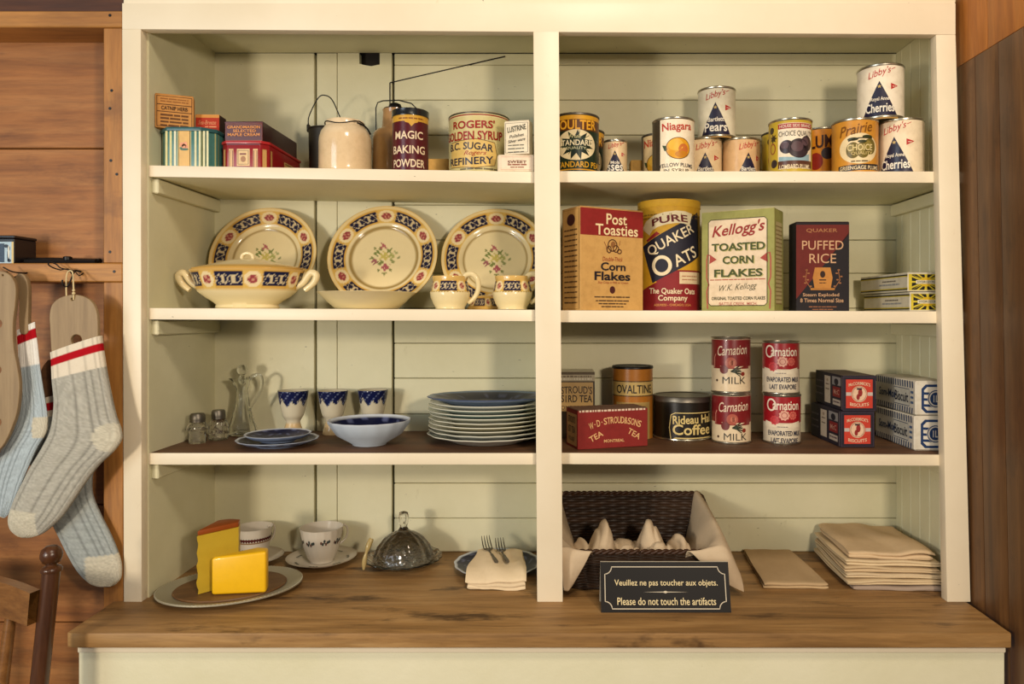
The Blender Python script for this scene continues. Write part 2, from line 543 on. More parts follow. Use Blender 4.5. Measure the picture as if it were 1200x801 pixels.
wpart(MB().box((-0.034, 0.0225, CT), (-0.008, YB, 2.066)), 'divider', 'interior_paint', cup)
wpart(MB().box((-0.8365, 0.0225, 2.0665), (XR + 0.014, YB, 2.085)), 'top_board', 'interior_paint', cup)
# back boards: three upright on the left, horizontal ones over the rest
bk = MB()
def bx(px): return Wd(px, 0, YB).x
def bz(py): return Wd(0, py, YB).z
ups = [(bx(240), bx(368.2)), (bx(371.2), bx(394.8)), (bx(395.6), bx(459))]
for i, (a, c) in enumerate(ups):
    if i < 2:
        bk.box((a, YB, CT), (c, YB + 0.02, 2.066), bev=0.001)
    else:
        b2 = bmesh.new()
        n0, n1, nz = bx(421), bx(445), bz(76)
        out = [(a, CT), (c, CT), (c, 2.066), (n1, 2.066), (n1, nz + 0.001), (n1 - 0.02, nz - 0.003), (n0 + 0.01, nz), (n0, nz + 0.003), (n0, 2.066), (a, 2.066)]
        fr = [b2.verts.new((x, YB, z)) for x, z in out]
        rr = [b2.verts.new((x, YB + 0.02, z)) for x, z in out]
        b2.faces.new(fr); b2.faces.new(rr[::-1])
        for k in range(len(out)):
            b2.faces.new((fr[k], rr[k], rr[(k + 1) % len(out)], fr[(k + 1) % len(out)]))
        bmesh.ops.recalc_face_normals(b2, faces=b2.faces[:])
        bk.bm(b2)
seams = [-10, 76, 117, 158, 199, 240, 281, 320, 361, 402, 443, 485, 525, 566, 607, 650]
for k in range(len(seams) - 1):
    z1, z0 = bz(seams[k]), bz(seams[k + 1])
    z1 = min(z1, 2.066); z0 = max(z0, CT)
    st = 0.0 if k % 3 else 0.0012
    bk.box((bx(462), YB + st, z0 + 0.0006), (XR + 0.013, YB + 0.02, z1 - 0.0006), bev=0.0015)
wpart(bk, 'back_boards', 'interior_paint', cup)
wpart(MB().box((-0.836, YB + 0.0205, CT), (XR + 0.03, YB + 0.03, 2.10)), 'backing', 'dark_gap', cup)  # dark behind the board gaps, extended past the boards to stop light leaks
cr = MB()
a, c, e = Wd(457, 97, YB), Wd(592, 66, YB), Wd(457, 124, YB)
for p, q, ww in ((a, c, 0.0013), (e, a, 0.0013)):
    d = (q - p).normalized(); n_ = Vector((-d.z, 0, d.x)) * ww
    cr.hexa([p - n_ + Vector((0, -.0008, 0)), q - n_ + Vector((0, -.0008, 0)), q - n_ + Vector((0, .004, 0)), p - n_ + Vector((0, .004, 0)),
             p + n_ + Vector((0, -.0008, 0)), q + n_ + Vector((0, -.0008, 0)), q + n_ + Vector((0, .004, 0)), p + n_ + Vector((0, .004, 0))])
wpart(cr, 'board_crack', 'dark_gap', cup)
# shelves: (left bay, right bay) heights of the front edge
SHY = 0.02
def zf(py): return CZ + (PY - py) * S(SHY)
SHF = {'1L': (193.6, 201.2, 13.2), '2L': (360.7, 362.8, 13.4), '3L': (530.8, 530.9, 13.2),
       '1R': (200.3, 200.8, 13.2), '2R': (363.4, 364.6, 14.0), '3R': (530.6, 532.8, 12.8)}
BAY = {'L': (XL, -0.034), 'R': (-0.008, XR)}
def shz(k, x):
    """top of a shelf at x (or of the worktop)"""
    if k == 'C': return CT
    a, b_, t = SHF[k]
    x0, x1 = BAY[k[1]]
    f = (x - x0) / (x1 - x0)
    return zf(a + (b_ - a) * f)
for k in SHF:
    x0, x1 = BAY[k[1]]
    za, zb = shz(k, x0), shz(k, x1)
    th = SHF[k][2] * S(SHY)
    def slab(y0, y1, t0, t1, bev=0.0008):
        return MB().hexa([(x0, y0, za - t1), (x1, y0, zb - t1), (x1, y1, zb - t1), (x0, y1, za - t1),
                          (x0, y0, za - t0), (x1, y0, zb - t0), (x1, y1, zb - t0), (x0, y1, za - t0)], bev=bev)
    sh = wpart(slab(0.0265, YB, 0, th), 'shelf', 'shelf_wood' if k[0] == '3' else 'interior_paint', cup)
    ed = slab(SHY, 0.0265, 0, th).build('shelf_edge', 'cream_paint', sh)
    ed.matrix_parent_inverse = Matrix.Identity(4)
    if k[0] == '3':
        wpart(slab(0.028, YB - 0.001, th, th + 0.002, 0), 'shelf_underside', 'interior_paint', cup)
    # wall cleat under the outer end
    if k[1] == 'L': wpart(MB().box((XL, 0.03, za - th - 0.031), (XL + 0.014, YB - 0.001, za - th - 0.0025), bev=0.002), 'cleat', 'interior_paint', cup)
    else: wpart(MB().box((XR - 0.014, 0.03, zb - th - 0.029), (XR, YB - 0.001, zb - th - 0.0025), bev=0.002), 'cleat', 'interior_paint', cup)

# worktop and lower cabinet
wt = MB()
YF = -0.140
out = [(-0.853, YF + 0.004), (-0.84, YF), (0.797, YF), (0.7995, YB + 0.018), (-0.8365, YB + 0.018), (-0.8365, 0.0045), (-0.8555, 0.0045)]
wt.prism(out, CT - 0.026, CT, bev=0.003)
o_ = wt.build('worktop', 'counter_wood')
tag(o_, 'long worn brown wooden worktop with dark stains running under both bays', 'worktop')
lc = thing('base_cabinet', 'pale painted panelled base cabinet under the brown worktop', 'cabinet', (-0.02, 0.0, 0.0))
xa, xb = Wd(92, 0, -0.12).x, 0.7975
wpart(MB().box((xa, -0.12, 0.0005), (xb, -0.10, CT - 0.0265), bev=0.0015), 'front_panel', 'panel_paint', lc)
wpart(MB().box((xa, -0.123, CT - 0.042), (xb, -0.1202, CT - 0.0268), bev=0.001), 'top_rail', 'cream_paint', lc)
wpart(MB().box((xa, -0.0995, 0.0005), (xa + 0.02, 0.004, CT - 0.0265), bev=0.0015), 'side_panel', 'panel_paint', lc)

# ------------------------------------------------------------------ makers for tins and cartons
WHITE, CREAM, BLACK, NAVY, RED = (236, 226, 206), (226, 204, 160), (34, 30, 32), (38, 36, 66), (164, 40, 40)
def facing(x, y): return atan2(-x, CAMD + y)
def can(name, label, cat, xl, xr, pt, y, sh, art=None, bg=WHITE, face=0.0, group=None, zb=None, ring='tin_metal', lid=None,
        lidh=0.0, mat='tin_print', lid_over=0.0, knob=None, bead=True, below=False, segs=72):
    s = S(y)
    r = (xr - xl) / 2 * s * 0.99
    x = ((xl + xr) / 2 - PX) * s
    zb = shz(sh, x) if zb is None else zb
    zt = CZ + (PY - pt) * (S(y - r) if pt < PY else S(y + r))
    h = zt - zb
    root = thing(name, label, cat, (x, y, zb + 0.0004), facing(x, y) + R(face), group)
    a = Art()
    sv = S(y - r)
    if art: art(a, h / sv)
    m = MB()
    rh = 0.0042 if bead else 0.0
    top = h - lidh - (rh if not lid else 0)
    m.lathe([(0, rh * 0.6), (r * 0.97, rh * 0.6), (r, rh), (r, top), (r * 0.96, top)], segs, rgb(*bg))
    Rp = r / s
    def fn(u, v, e):
        t = u / Rp
        return ((r + e) * sin(t), -(r + e) * cos(t), h - v * sv)
    a.emit(m, fn, Rp * 0.12)
    m.build('label' if bead else 'body', mat, root)
    if bead:
        k = MB()
        k.lathe([(0, 0.0015), (r * 0.9, 0.0015), (r * 0.94, 0), (r * 1.012, 0), (r * 1.028, 0.0016), (r * 1.024, 0.0036), (r * 1.0, 0.0046)], segs)
        k.build('bottom_rim', ring, root)
    if lid is None:
        k = MB()
        k.lathe([(r * 1.0, h - 0.0048), (r * 1.024, h - 0.0036), (r * 1.03, h - 0.0012), (r * 1.012, h), (r * 0.96, h), (r * 0.94, h - 0.0035),
                 (r * 0.8, h - 0.0035), (r * 0.78, h - 0.0028), (r * 0.5, h - 0.0028), (r * 0.48, h - 0.0035), (0, h - 0.0035)], segs)
        k.build('top_rim', ring, root)
    else:
        ro = r * (1.0 + lid_over)
        k = MB()
        k.lathe([(r * 0.9, h - lidh), (ro, h - lidh), (ro * 1.008, h - lidh + 0.0015), (ro, h - lidh + 0.003), (ro, h - 0.003), (ro * 1.004, h - 0.001), (ro * 0.985, h),
                 (ro * 0.93, h), (ro * 0.9, h - 0.002), (0, h - 0.002)], segs, rgb(*lid[1]) if lid[1] else (0.8, 0.8, 0.8, 1))
        k.build('lid', lid[0], root)
    root['h'] = h
    return root
def carton(name, label, cat, xl, xr, ptop, yl, sh, a, d, fart=None, sart=None, rart=None, tart=None, bg=CREAM, sidec=None, topc=None, group=None,
           zb=None, mat='carton', h=None, bev=0.0008, flap=True, rest=True):
    """xl, xr: where the front face's two upright edges are seen; yl: depth of the left one; a: turn in degrees"""
    pl_ = Wd(xl, 0, yl)
    ca, sa = cos(R(a)), sin(R(a))
    # right end along (ca, sa) meets the sight line of xr
    k = (xr - PX) / F
    t = (k * (yl + CAMD) - pl_.x) / (ca - k * sa)
    w = t
    zt = CZ + (PY - ptop) * S(yl)
    mx, my = pl_.x + ca * w / 2, yl + sa * w / 2
    zb = shz(sh, mx) if zb is None else zb
    h = zt - zb if h is None else h
    cx, cy = mx - sa * d / 2, my + ca * d / 2
    root = thing(name, label, cat, (cx, cy, zb + 0.0004), R(a), group)
    m = MB()
    m.box((-w / 2, -d / 2, 0), (w / 2, d / 2, h), rgb(*bg), bev)
    s = S(yl)
    def front(u, v, e): return (u * s, -d / 2 - e, h - v * s)
    def left(u, v, e): return (-w / 2 - e, -u * s, h - v * s)
    def right(u, v, e): return (w / 2 + e, u * s, h - v * s)
    def top(u, v, e): return (u * s, -d / 2 + v * s, h + e)
    W_, H_, D_ = w / s, h / s, d / s
    for col_, fn, ww in ((sidec, left, D_), (sidec, right, D_)):
        if col_:
            Art().rect(-ww / 2, 0, ww / 2, H_, col_, 0.3).emit(m, fn)
    if topc: Art().rect(-W_ / 2, 0, W_ / 2, D_, topc, 0.3).emit(m, top)
    for f, fn, ww, hh in ((fart, front, W_, H_), (sart, left, D_, H_), (rart, right, D_, H_), (tart, top, W_, D_)):
        if f:
            A = Art(); f(A, ww, hh); A.emit(m, fn)
    m.build('box_body', mat, root)
    if flap:
        k = MB()
        k.box((-w / 2 + 0.0008, -d / 2 + 0.0006, h + 0.0001), (w / 2 - 0.0008, d / 2 - 0.0006, h + 0.0012), rgb(*(topc or bg)), 0.0004)
        k.build('top_flap', mat, root)
    root['h'] = h
    return root

# ------------------------------------------------------------------ top shelf, left bay
# oblong striped tin
def chamfer(w_, d_, c): return [(-w_ / 2 + c, -d_ / 2), (w_ / 2 - c, -d_ / 2), (w_ / 2, -d_ / 2 + c), (w_ / 2, d_ / 2 - c), (w_ / 2 - c, d_ / 2), (-w_ / 2 + c, d_ / 2), (-w_ / 2, d_ / 2 - c), (-w_ / 2, -d_ / 2 + c)]
def eight_tin(name, label, cat, x0, x1, y0, d, zb, h, c, bodyc, lidc, art, cart, lidh, s, rz=0):
    w_ = x1 - x0
    root = thing(name, label, cat, ((x0 + x1) / 2, y0 + d / 2, zb + 0.0004), R(rz))
    m = MB()
    m.prism(chamfer(w_, d, c), 0, h - lidh, rgb(*bodyc), 0.0015)
    A = Art(); art(A, (w_ - 2 * c) / s, (h - lidh) / s)
    A.emit(m, lambda u, v, e: (u * s, -d / 2 - e, h - lidh - v * s))
    if cart:
        A = Art(); cart(A, c * 1.414 / s, (h - lidh) / s)
        q = 0.70711
        A.emit(m, lambda u, v, e: (w_ / 2 - c / 2 + u * s * q + e * q, -d / 2 + c / 2 + u * s * q - e * q, h - lidh - v * s))
        A.emit(m, lambda u, v, e: (-w_ / 2 + c / 2 + u * s * q - e * q, -d / 2 + c / 2 - u * s * q - e * q, h - lidh - v * s))
        A = Art(); cart(A, (d - 2 * c) / s, (h - lidh) / s)
        A.emit(m, lambda u, v, e: (w_ / 2 + e, u * s, h - lidh - v * s))
    m.build('tin_body', 'tin_print', root)
    k = MB()
    k.prism(chamfer(w_ + 0.004, d + 0.004, c), h - lidh + 0.0002, h, rgb(*lidc), 0.002)
    k.build('lid', 'tin_print', root)
    return root
zq = shz('1L', -0.72)
def teal_art(A, W_, H_):
    for u in (-20, -15, -10): A.rect(u - 1.3, 0, u + 1.3, H_, (206, 196, 130) if u != -10 else (220, 214, 180))
    for u in (14, 19, 24, 28): A.rect(u - 1.2, 0, u + 1.2, H_, (216, 208, 160))
    A.rect(-6, 0, 8, H_, (216, 172, 84)); A.rect(-7.2, 0, -5.5, H_, (190, 180, 120)); A.rect(7.2, 0, 9, H_, (190, 180, 120))
    for u, v, r_ in ((-2, 16, 2.6), (2, 15, 2.4), (0.5, 18, 2.6), (4, 18.5, 1.8)): A.ell(u, v, r_, r_, (222, 150, 104), 2)
    A.ell(1, 21.5, 5, 1.3, (62, 104, 74), 3); A.ell(-3, 20, 1.6, 1, (62, 104, 74), 3)
def teal_c(A, W_, H_):
    A.rect(-W_ / 2 + 2, 0, -W_ / 2 + 4, H_, (150, 160, 120)); A.rect(W_ / 2 - 3, 0, W_ / 2 - 1.5, H_, (170, 170, 120))
eight_tin('striped_tin', 'teal eight-sided tin with cream stripes and a yellow flower panel', 'tin', -0.791, -0.6795, 0.034, 0.105, zq, CZ + (PY - 149) * S(0.035) - zq, 0.024,
          (74, 124, 118), (50, 96, 98), teal_art, teal_c, 0.008, S(0.035), 0)
ztt = CZ + (PY - 149) * S(0.035) + 0.001
def catnip(A, W_, H_):
    A.frame(-W_ / 2 + 2, 2, W_ / 2 - 2, H_ - 2, 0.9, (92, 58, 26))
    A.rect(-W_ / 2 + 2, 11.2, W_ / 2 - 2, 12.2, (92, 58, 26)); A.rect(-W_ / 2 + 2, 19.6, W_ / 2 - 2, 20.6, (92, 58, 26))
    A.text('CATNIP HERB', 0, 15.9, W_ * 0.68, 4.6, (56, 34, 20), bold=0.03)
    A.micro(-W_ * .36, W_ * .36, 5, 1.6, (150, 100, 50)); A.micro(-W_ * .36, W_ * .36, 8, 1.6, (150, 100, 50))
    for v in (24, 28, 32, 36): A.micro(-W_ * .36, W_ * .36, v, 2.3, (110, 72, 36))
carton('herb_box', 'small tan cardboard box lettered CATNIP HERB standing on the teal striped tin', 'box', 181.5, 227, 109.5, 0.038, None, 22, 0.026, catnip, bg=(196, 142, 78), zb=ztt)
def redsm(A, W_, H_):
    A.rect(-W_ / 2, 0, W_ / 2, 3.4, (210, 150, 80)); A.text('Sea-Breeze', 0, 9, W_ * 0.75, 5, (222, 150, 110), shear=.3)
    A.micro(-W_ * .1, W_ * .4, 14, 1.6, (222, 150, 110))
carton('spice_box', 'small orange-red box at the right end of the teal tin lid', 'box', 229, 257, 134.5, 0.083, None, 3, 0.035, redsm, bg=(180, 62, 36), sidec=(60, 34, 24), zb=ztt, topc=(206, 160, 100))
zq = shz('1L', -0.62)
def red_art(A, W_, H_):
    A.rect(-W_ / 2, 0, W_ / 2, 1.5, (110, 20, 26))
    A.rect(-17, 6, -11.5, H_, (214, 176, 120)); A.frame(-16, 8, -12.5, H_ - 2, 0.7, (120, 30, 30))
    A.rect(-7.5, 6, 7.5, 26, (222, 190, 136)); A.frame(-6, 8, 6, 24, 0.8, (130, 90, 60), 3); A.micro(-4, 4, 12, 2, (130, 60, 40), 3); A.ell(0, 18, 3, 3.5, (170, 120, 70), 3)
    A.rect(11.5, 6, 17, H_, (214, 176, 120)); A.frame(12.5, 8, 16, H_ - 2, 0.7, (120, 30, 30))
def red_c(A, W_, H_):
    A.rect(-W_ / 2 + 3, 6, -W_ / 2 + 8, H_, (200, 160, 100)); A.rect(-5, 10, W_ / 2 - 8, 26, (206, 170, 110)) if W_ > 30 else None
    if W_ > 30: A.frame(-2, 12, W_ / 2 - 11, 24, 1.2, (120, 60, 40), 3)
xA, xB = -0.671, -0.5765
eight_tin('red_tin', 'large red lacquered tin with cream panels under a dark red box', 'tin', xA, xB, 0.05, 0.205, zq, CZ + (PY - 165) * S(0.05) - zq, 0.014, (150, 28, 34), (176, 44, 46), red_art, red_c, 0.006, S(0.05))
def gold(A, W_, H_):
    A.rect(-W_ / 2, 0, W_ / 2, 1.6, (98, 28, 24)); A.frame(-W_ / 2 + 1.5, 2.5, W_ / 2 - 1, H_ - 1, 0.7, (150, 80, 30))
    A.text('GRANDMAISON', 0, 6.2, W_ * .86, 3.4, (226, 150, 56), bold=.03); A.text('SELECTED', 1, 10.6, W_ * .6, 3.2, (226, 150, 56), bold=.03); A.text('MAPLE CREAM', 0, 15, W_ * .84, 3.4, (226, 150, 56), bold=.03)
carton('candy_box', 'dark maroon box with gold lettering lying on the red tin', 'box', 263.5, 308, 143, 0.062, None, -1, 0.185, gold, bg=(92, 28, 22), sidec=(64, 22, 22), topc=(72, 24, 24),
       zb=CZ + (PY - 165) * S(0.05) + 0.0012, mat='tin_print')

# old iron pail
y = 0.205
s = S(y); x = (383 - PX) * s; zb = shz('1L', x); r = 20.5 * s
rt = thing('tin_pail', 'dark rusty iron pail with a wire handle behind the cream jar', 'pail', (x, y, zb + .0004))
h = CZ + (PY - 147) * S(y - r) - zb
MB().lathe([(0, .001), (r * .93, 0), (r * .94, .004), (r, h - .004), (r * 1.05, h - .002), (r * 1.05, h), (r * .99, h), (r * .97, h - .006), (r * .9, .006), (0, .005)], 40).build('pail_body', 'pail_iron', rt)
for sg in (-1, 1):
    MB().box((sg * r * 1.04 - .003, -.006, h - .006), (sg * r * 1.04 + .003, .006, h + .012), bev=.002).build('ear', 'pail_iron', rt)
bail = spline([(-r * 1.04, 0, h + .008), (-r * 1.02, 0, h + .03), (-.016, -.012, h + .066), (0.0, -.015, h + .072), (.016, -.013, h + .062), (r * .8, -.004, h + .026), (r * 1.04, 0, h + .008)], 6)
MB().tube(bail, .0013, 6).build('wire_handle', 'black_metal', rt)
# cream stoneware jar with a chipped neck
y = 0.10
s = S(y); x = (404.5 - PX) * s; zb = shz('1L', x); r = 30 * s
rt = thing('stoneware_jar', 'glossy cream stoneware jar with a chipped rim', 'jar', (x, y, zb + .0004))
h = CZ + (PY - 137.5) * S(y - r * .7) - zb
def jc(t, i, r_, z): return rgb(222, 196, 158) if z < h * .75 else rgb(226, 204, 170)
rd = random.Random(3)
chips = [rd.uniform(-1, 1) for _ in range(48)]
def jr(t, i, z): return 1.0 + (0.035 * chips[int(t / 2 / pi * 47.9)] if i in (8, 9, 10) else 0)
MB().lathe([(0, .002), (r * .94, 0), (r * .985, .005), (r, .014), (r, h * .58), (r * .985, h * .68), (r * .92, h * .79), (r * .8, h * .87), (r * .74, h * .90), (r * .735, h * .97), (r * .70, h),
            (r * .64, h * .985), (r * .62, h * .9), (r * .8, h * .8), (r * .86, h * .6), (r * .86, .02), (0, .018)], 48, colfn=jc, rfn=jr).build('jar_body', 'stoneware', rt)
wv = [(r * .76 * cos(t), -r * .76 * sin(t), h * .93 + .004 * sin(3 * t)) for t in [2 * pi * k / 24 for k in range(24)]]
MB().tube(wv, .0012, 6, closed=True).build('neck_wire', 'black_metal', rt)
MB().tube(spline([(r * .6, -r * .47, h * .93), (r * .86, -r * .2, h * .88), (r * .99, .0, h * .77)], 5), .0018, 6).build('wire_end', 'black_metal', rt)
# tan crock jug with clamp wire
y = 0.20
s = S(y); x = (463 - PX) * s; zb = shz('1L', x); r = 26.5 * s
h = CZ + (PY - 126) * S(y - r * .5) - zb
rt = thing('stoneware_jug', 'tan stoneware canning jug with a wire clamp lid, behind the maroon baking powder tin', 'jug', (x, y, zb + .0004))
def jc2(t, i, r_, z): return rgb(178, 140, 96) if z > h * .62 else rgb(164, 128, 82)
MB().lathe([(0, .002), (r * .94, 0), (r, .006), (r, h * .60), (r * .96, h * .67), (r * .82, h * .72), (r * .62, h * .745), (r * .58, h * .77), (r * .53, h * .97), (r * .55, h), (r * .45, h), (r * .42, h * .8), (r * .8, h * .6), (r * .85, .02), (0, .018)],
           40, colfn=jc2).build('jug_body', 'stoneware', rt)
MB().lathe([(r * .5, h), (r * .5, h + .003), (r * .3, h + .005), (r * .26, h + .013), (r * .15, h + .016), (0, h + .016)], 24).build('stopper', 'black_metal', rt)
zz = h * .735
pts = [(-r * .82, -.004, zz - .012), (-r * .82, -.006, h + .004), (-r * .74, -.006, h + .016), (-r * .5, -.006, h + .02), (r * .2, -.006, h + .021), (r * .75, -.006, h + .014), (r * .95, -.006, h + .004), (r * .97, -.004, zz + .01), (r * .8, -.003, zz - .006)]
MB().tube(pts, .0014, 6).build('clamp_wire', 'black_metal', rt)
# maroon baking powder tin
def magic(A, H_):
    A.rect(-66, 8, 66, 15.5, (206, 160, 62)); A.poly([(-9, 13), (11, 13), (8, 17), (4.5, 18), (1, 22), (-2, 18), (-6, 17)], (206, 160, 62), 1.5)
    A.micro(-14, 16, 12.2, 1.8, (140, 90, 30), 2)
    A.text('MAGIC', -2, 32, 34, 9.5, (230, 208, 176), bold=.03); A.text('BAKING', -2.5, 49, 41, 9.5, (230, 208, 176), bold=.03); A.text('POWDER', -2.5, 65, 40, 9.5, (230, 208, 176), bold=.03)
can('baking_powder_tin', 'tall maroon baking powder tin with white lettering and a black lid', 'tin', 460, 502, 126, 0.09, '1L', magic, (92, 22, 32), 0, lid=('black_lacquer', None), lidh=.014, lid_over=.035, bead=False)
# small tan block at the back
def blk(px0, px1, pt, sh, label):
    y = .243
    s = S(y)
    x0, x1 = (px0 - PX) * s, (px1 - PX) * s
    zb = shz(sh, (x0 + x1) / 2)
    m = MB().box((-(x1 - x0) / 2, -.02, 0), ((x1 - x0) / 2, .02, CZ + (PY - pt) * S(y - .02) - zb), rgb(206, 164, 92), .002)
    tag(m.build('tan_block', 'carton', None, loc=((x0 + x1) / 2, y, zb + .0004)), label, 'block')
blk(496, 528, 186, '1L', 'small tan block at the back between the baking powder and syrup tins')
# syrup pail
def syrup(A, H_):
    A.rect(-110, 0, 110, 6.5, (214, 200, 150)); A.rect(-110, 3.4, 110, 4.8, (150, 40, 34), 2)
    A.text("ROGERS'", -9, 15.5, 52, 9.5, (158, 34, 30), bold=.045, arc=-1); A.text('GOLDEN SYRUP', -11, 28.5, 78, 10.5, (158, 34, 30), bold=.045, arc=-1.5)
    A.poly([(-40, 35), (-5, 32.5), (17, 36), (20, 50), (17, 63), (-5, 66.5), (-40, 64)], (216, 184, 112), 1); A.stroke([(-40, 35), (-5, 32.5), (17, 36), (20, 50), (17, 63), (-5, 66.5), (-40, 64)], .8, (120, 90, 50), 2)
    A.text('B.C. SUGAR', -13, 40.5, 56, 8.5, (44, 42, 64), bold=.03, arc=1.5, rot=3); A.text('Rogers', -6, 49.5, 26, 6.5, (170, 60, 40), bold=0, shear=.4); A.text('REFINERY', -13, 58.5, 56, 8.5, (44, 42, 64), bold=.03, arc=-1.5, rot=-1)
    A.micro(-24, 22, 67.5, 2, (120, 110, 80))
can('syrup_pail', 'cream golden syrup tin with red and navy lettering', 'tin', 526, 597, 130, 0.135, '1L', syrup, (206, 192, 138), 2, lid=('dull_metal', None), lidh=.004, lid_over=.01)
def wb1(A, W_, H_):
    A.frame(-W_ / 2 + 4, 3, W_ / 2 - 4, H_ - 3, .5, (210, 170, 150)); A.text('SWEET', 1, 8.5, W_ * .5, 3.4, (120, 66, 50), bold=.03, arc=.8); A.micro(-10, 12, 12, 1.6, (150, 90, 70)); A.micro(-7, 9, 15, 1.2, (150, 90, 70))
b1 = carton('white_box', 'low white box lying next to the divider, lettered in brown, under the upright white box', 'box', 583, 627, 181, 0.03, '1L', 0, 0.046, wb1, bg=(232, 214, 190), bev=.003, flap=False)
def wb2(A, W_, H_):
    A.frame(-W_ / 2 + 1.5, 2, W_ / 2 - 1.5, H_ - 2, .6, (120, 110, 100)); A.text('LUSTRINE', 0, 8.5, W_ * .75, 6.5, (60, 64, 56), bold=.02, rot=-8)
    A.text('Polishes', 0, 17, W_ * .6, 3.6, (70, 70, 70), shear=.3, rot=-8); A.text('Silver ware', 0, 22.5, W_ * .7, 3.6, (70, 70, 70), shear=.3, rot=-8)
    for v in (28, 32, 36): A.micro(-W_ * .35, W_ * .3, v, 1.4, (120, 116, 104))
carton('upright_white_box', 'small upright white box with slanted grey lettering, standing on the low white box', 'box', 591, 620, 143, 0.037, None, -14, 0.028, wb2, bg=(228, 216, 192), zb=CZ + (PY - 181) * S(.03) + .0005)

# ------------------------------------------------------------------ top shelf, right bay: fruit tins
DG = (30, 48, 36)
def coulter(A, H_):
    A.rect(-80, 0, 80, H_, (40, 56, 40), .3)
    A.rect(-80, 3, 80, 8, (212, 160, 48)); A.rect(-80, 8, 80, 21, (104, 62, 26)); A.text('OULTER', 2, 14.5, 46, 11.5, (226, 170, 56), 3, bold=.05, arc=-1)
    A.ell(-1, 38, 25, 18, (228, 212, 172), 1.5, 36)
    A.star(0, 38, 21, 11.5, 11, DG, 2, .2, .86)
    for k in range(9): A.stroke([(0, 36), (19 * cos(k * .7), 36 + 15 * sin(k * .7))], .7, (80, 96, 70), 2.6)
    A.text("Fruit", -2, 28, 14, 4.5, (206, 198, 150), shear=.3); A.poly([(-17, 31.5), (16, 31.5), (16, 39.5), (-17, 39.5)], DG, 2.8); A.text('STANDARD', -1, 35.5, 41, 6.8, (232, 220, 186), bold=.03); A.text('QUALITY', -1, 42, 24, 3.6, (200, 196, 160), bold=.02)
    A.text('STANDARD PEAS', 3, 61, 62, 7, (216, 166, 50), bold=.03); A.rect(-80, 66.2, 80, 67.6, (206, 150, 40))
can('vegetable_tin', 'green and gold STANDARD tin with a leaf emblem, in front beside the divider', 'tin', 648, 702, 131.5, 0.10, '1R', coulter, (40, 56, 40), 2, ring='dull_metal')
def coulter_b(A, H_): coulter(A, H_)
can('vegetable_tin', 'dark green and gold tin half hidden behind the front STANDARD tin', 'tin', 659, 708, 150, 0.21, '1R', coulter_b, (40, 56, 40), 4, ring='dull_metal')
def libby(n1, n2, k=1.0, du=0.0, big=10.5, w2=26):
    def f(A, H_):
        K = k
        A.text("Libby's", du - 1 * K, 10.5 * K, 24 * K, 9.5 * K, (190, 52, 52), bold=.0, shear=.45, rot=-14)
        A.stroke([(du + 11 * K, 7 * K), (du + 15 * K, 5 * K)], .7, (190, 52, 52), 4)
        A.poly([(du - 1 * K, 19 * K), (du + 19 * K, 60 * K), (du - 20 * K, 60 * K)], (40, 36, 62), 1)
        A.poly([(du - 19.6 * K, 58.5 * K), (du + 18.6 * K, 58.5 * K), (du + 19.3 * K, 60.5 * K), (du - 20.3 * K, 60.5 * K)], (176, 140, 80), 1.5)
        A.star(du - 1 * K, 25 * K, 2.3 * K, 1 * K, 5, (196, 170, 110), 2, -pi / 2)
        A.text(n1, du - .5 * K, 39 * K, 18 * K if len(n1) > 6 else 15 * K, 5.2 * K, (232, 222, 204), bold=.03); A.text(n2, du - .5 * K, 48 * K, w2 * K, big * K, (236, 228, 212), bold=.03)
        A.poly([(du + 10.5 * K, 22 * K), (du + 18.5 * K, 25 * K), (du + 10.5 * K, 29 * K)], (188, 48, 48), 1); A.micro(du + 12 * K, du + 16 * K, 25.5 * K, 1, (226, 200, 180))
    return f
can('fruit_tin', 'small tin with a navy triangle between the green tins and the tan block', 'tin', 706.5, 735, 163, 0.145, '1R', libby('Mola', 'sses', .70), (222, 196, 156), 2)
blk(738, 753, 187.5, '1R', 'narrow tan block standing at the back of the right top shelf')
def plum(A, H_):
    A.rect(-76, 0, -17, H_, (74, 64, 50), 1); A.rect(-17, 0, -16, H_, (60, 50, 40), 1.2)
    A.text('Niagara', 5, 12.5, 36, 12, (190, 62, 40), bold=.03, rot=-3)
    A.ell(6, 37, 14.5, 12.5, (222, 164, 44), 1); A.ell(3, 33, 9, 7, (232, 184, 74), 1.5); A.ell(12, 38, 6, 6.5, (200, 120, 60), 1.6); A.ell(10, 44, 8, 4, (196, 134, 40), 1.7)
    A.poly([(-8, 34), (-13, 33), (-10, 40), (-7, 39)], (66, 84, 52), 2); A.ring(6, 37, 14.5, 12.5, .8, (110, 74, 30), 2)
    A.text('YELLOW PLUMS', 4, 56.5, 42, 4.5, (60, 56, 70), bold=.01, arc=1); A.text('IN SYRUP', 4, 63, 30, 4, (90, 80, 60), bold=.01)
can('fruit_tin', 'white label tin with a large yellow plum picture', 'tin', 764.5, 813.5, 136.5, 0.09, '1R', plum, (236, 222, 196), 0)
can('fruit_tin', 'tin half hidden behind the yellow plum tin, its picture label just showing', 'tin', 752, 798, 155, 0.205, '1R', plum, (222, 196, 150), -25, ring='dull_metal')
c1 = can('fruit_tin', 'lower left of the two fruit tins carrying the Bartlett Pears tin', 'tin', 803, 845.5, 160.5, 0.205, '1R', libby('Bartlett', 'Pears', .95, 3), (226, 202, 164), 0)
c2 = can('fruit_tin', 'lower right tin under the Bartlett Pears tin, label turned to the right', 'tin', 846.5, 890, 160.5, 0.205, '1R', libby('Bartlett', 'Pears', .95, 8), (216, 180, 136), 4)
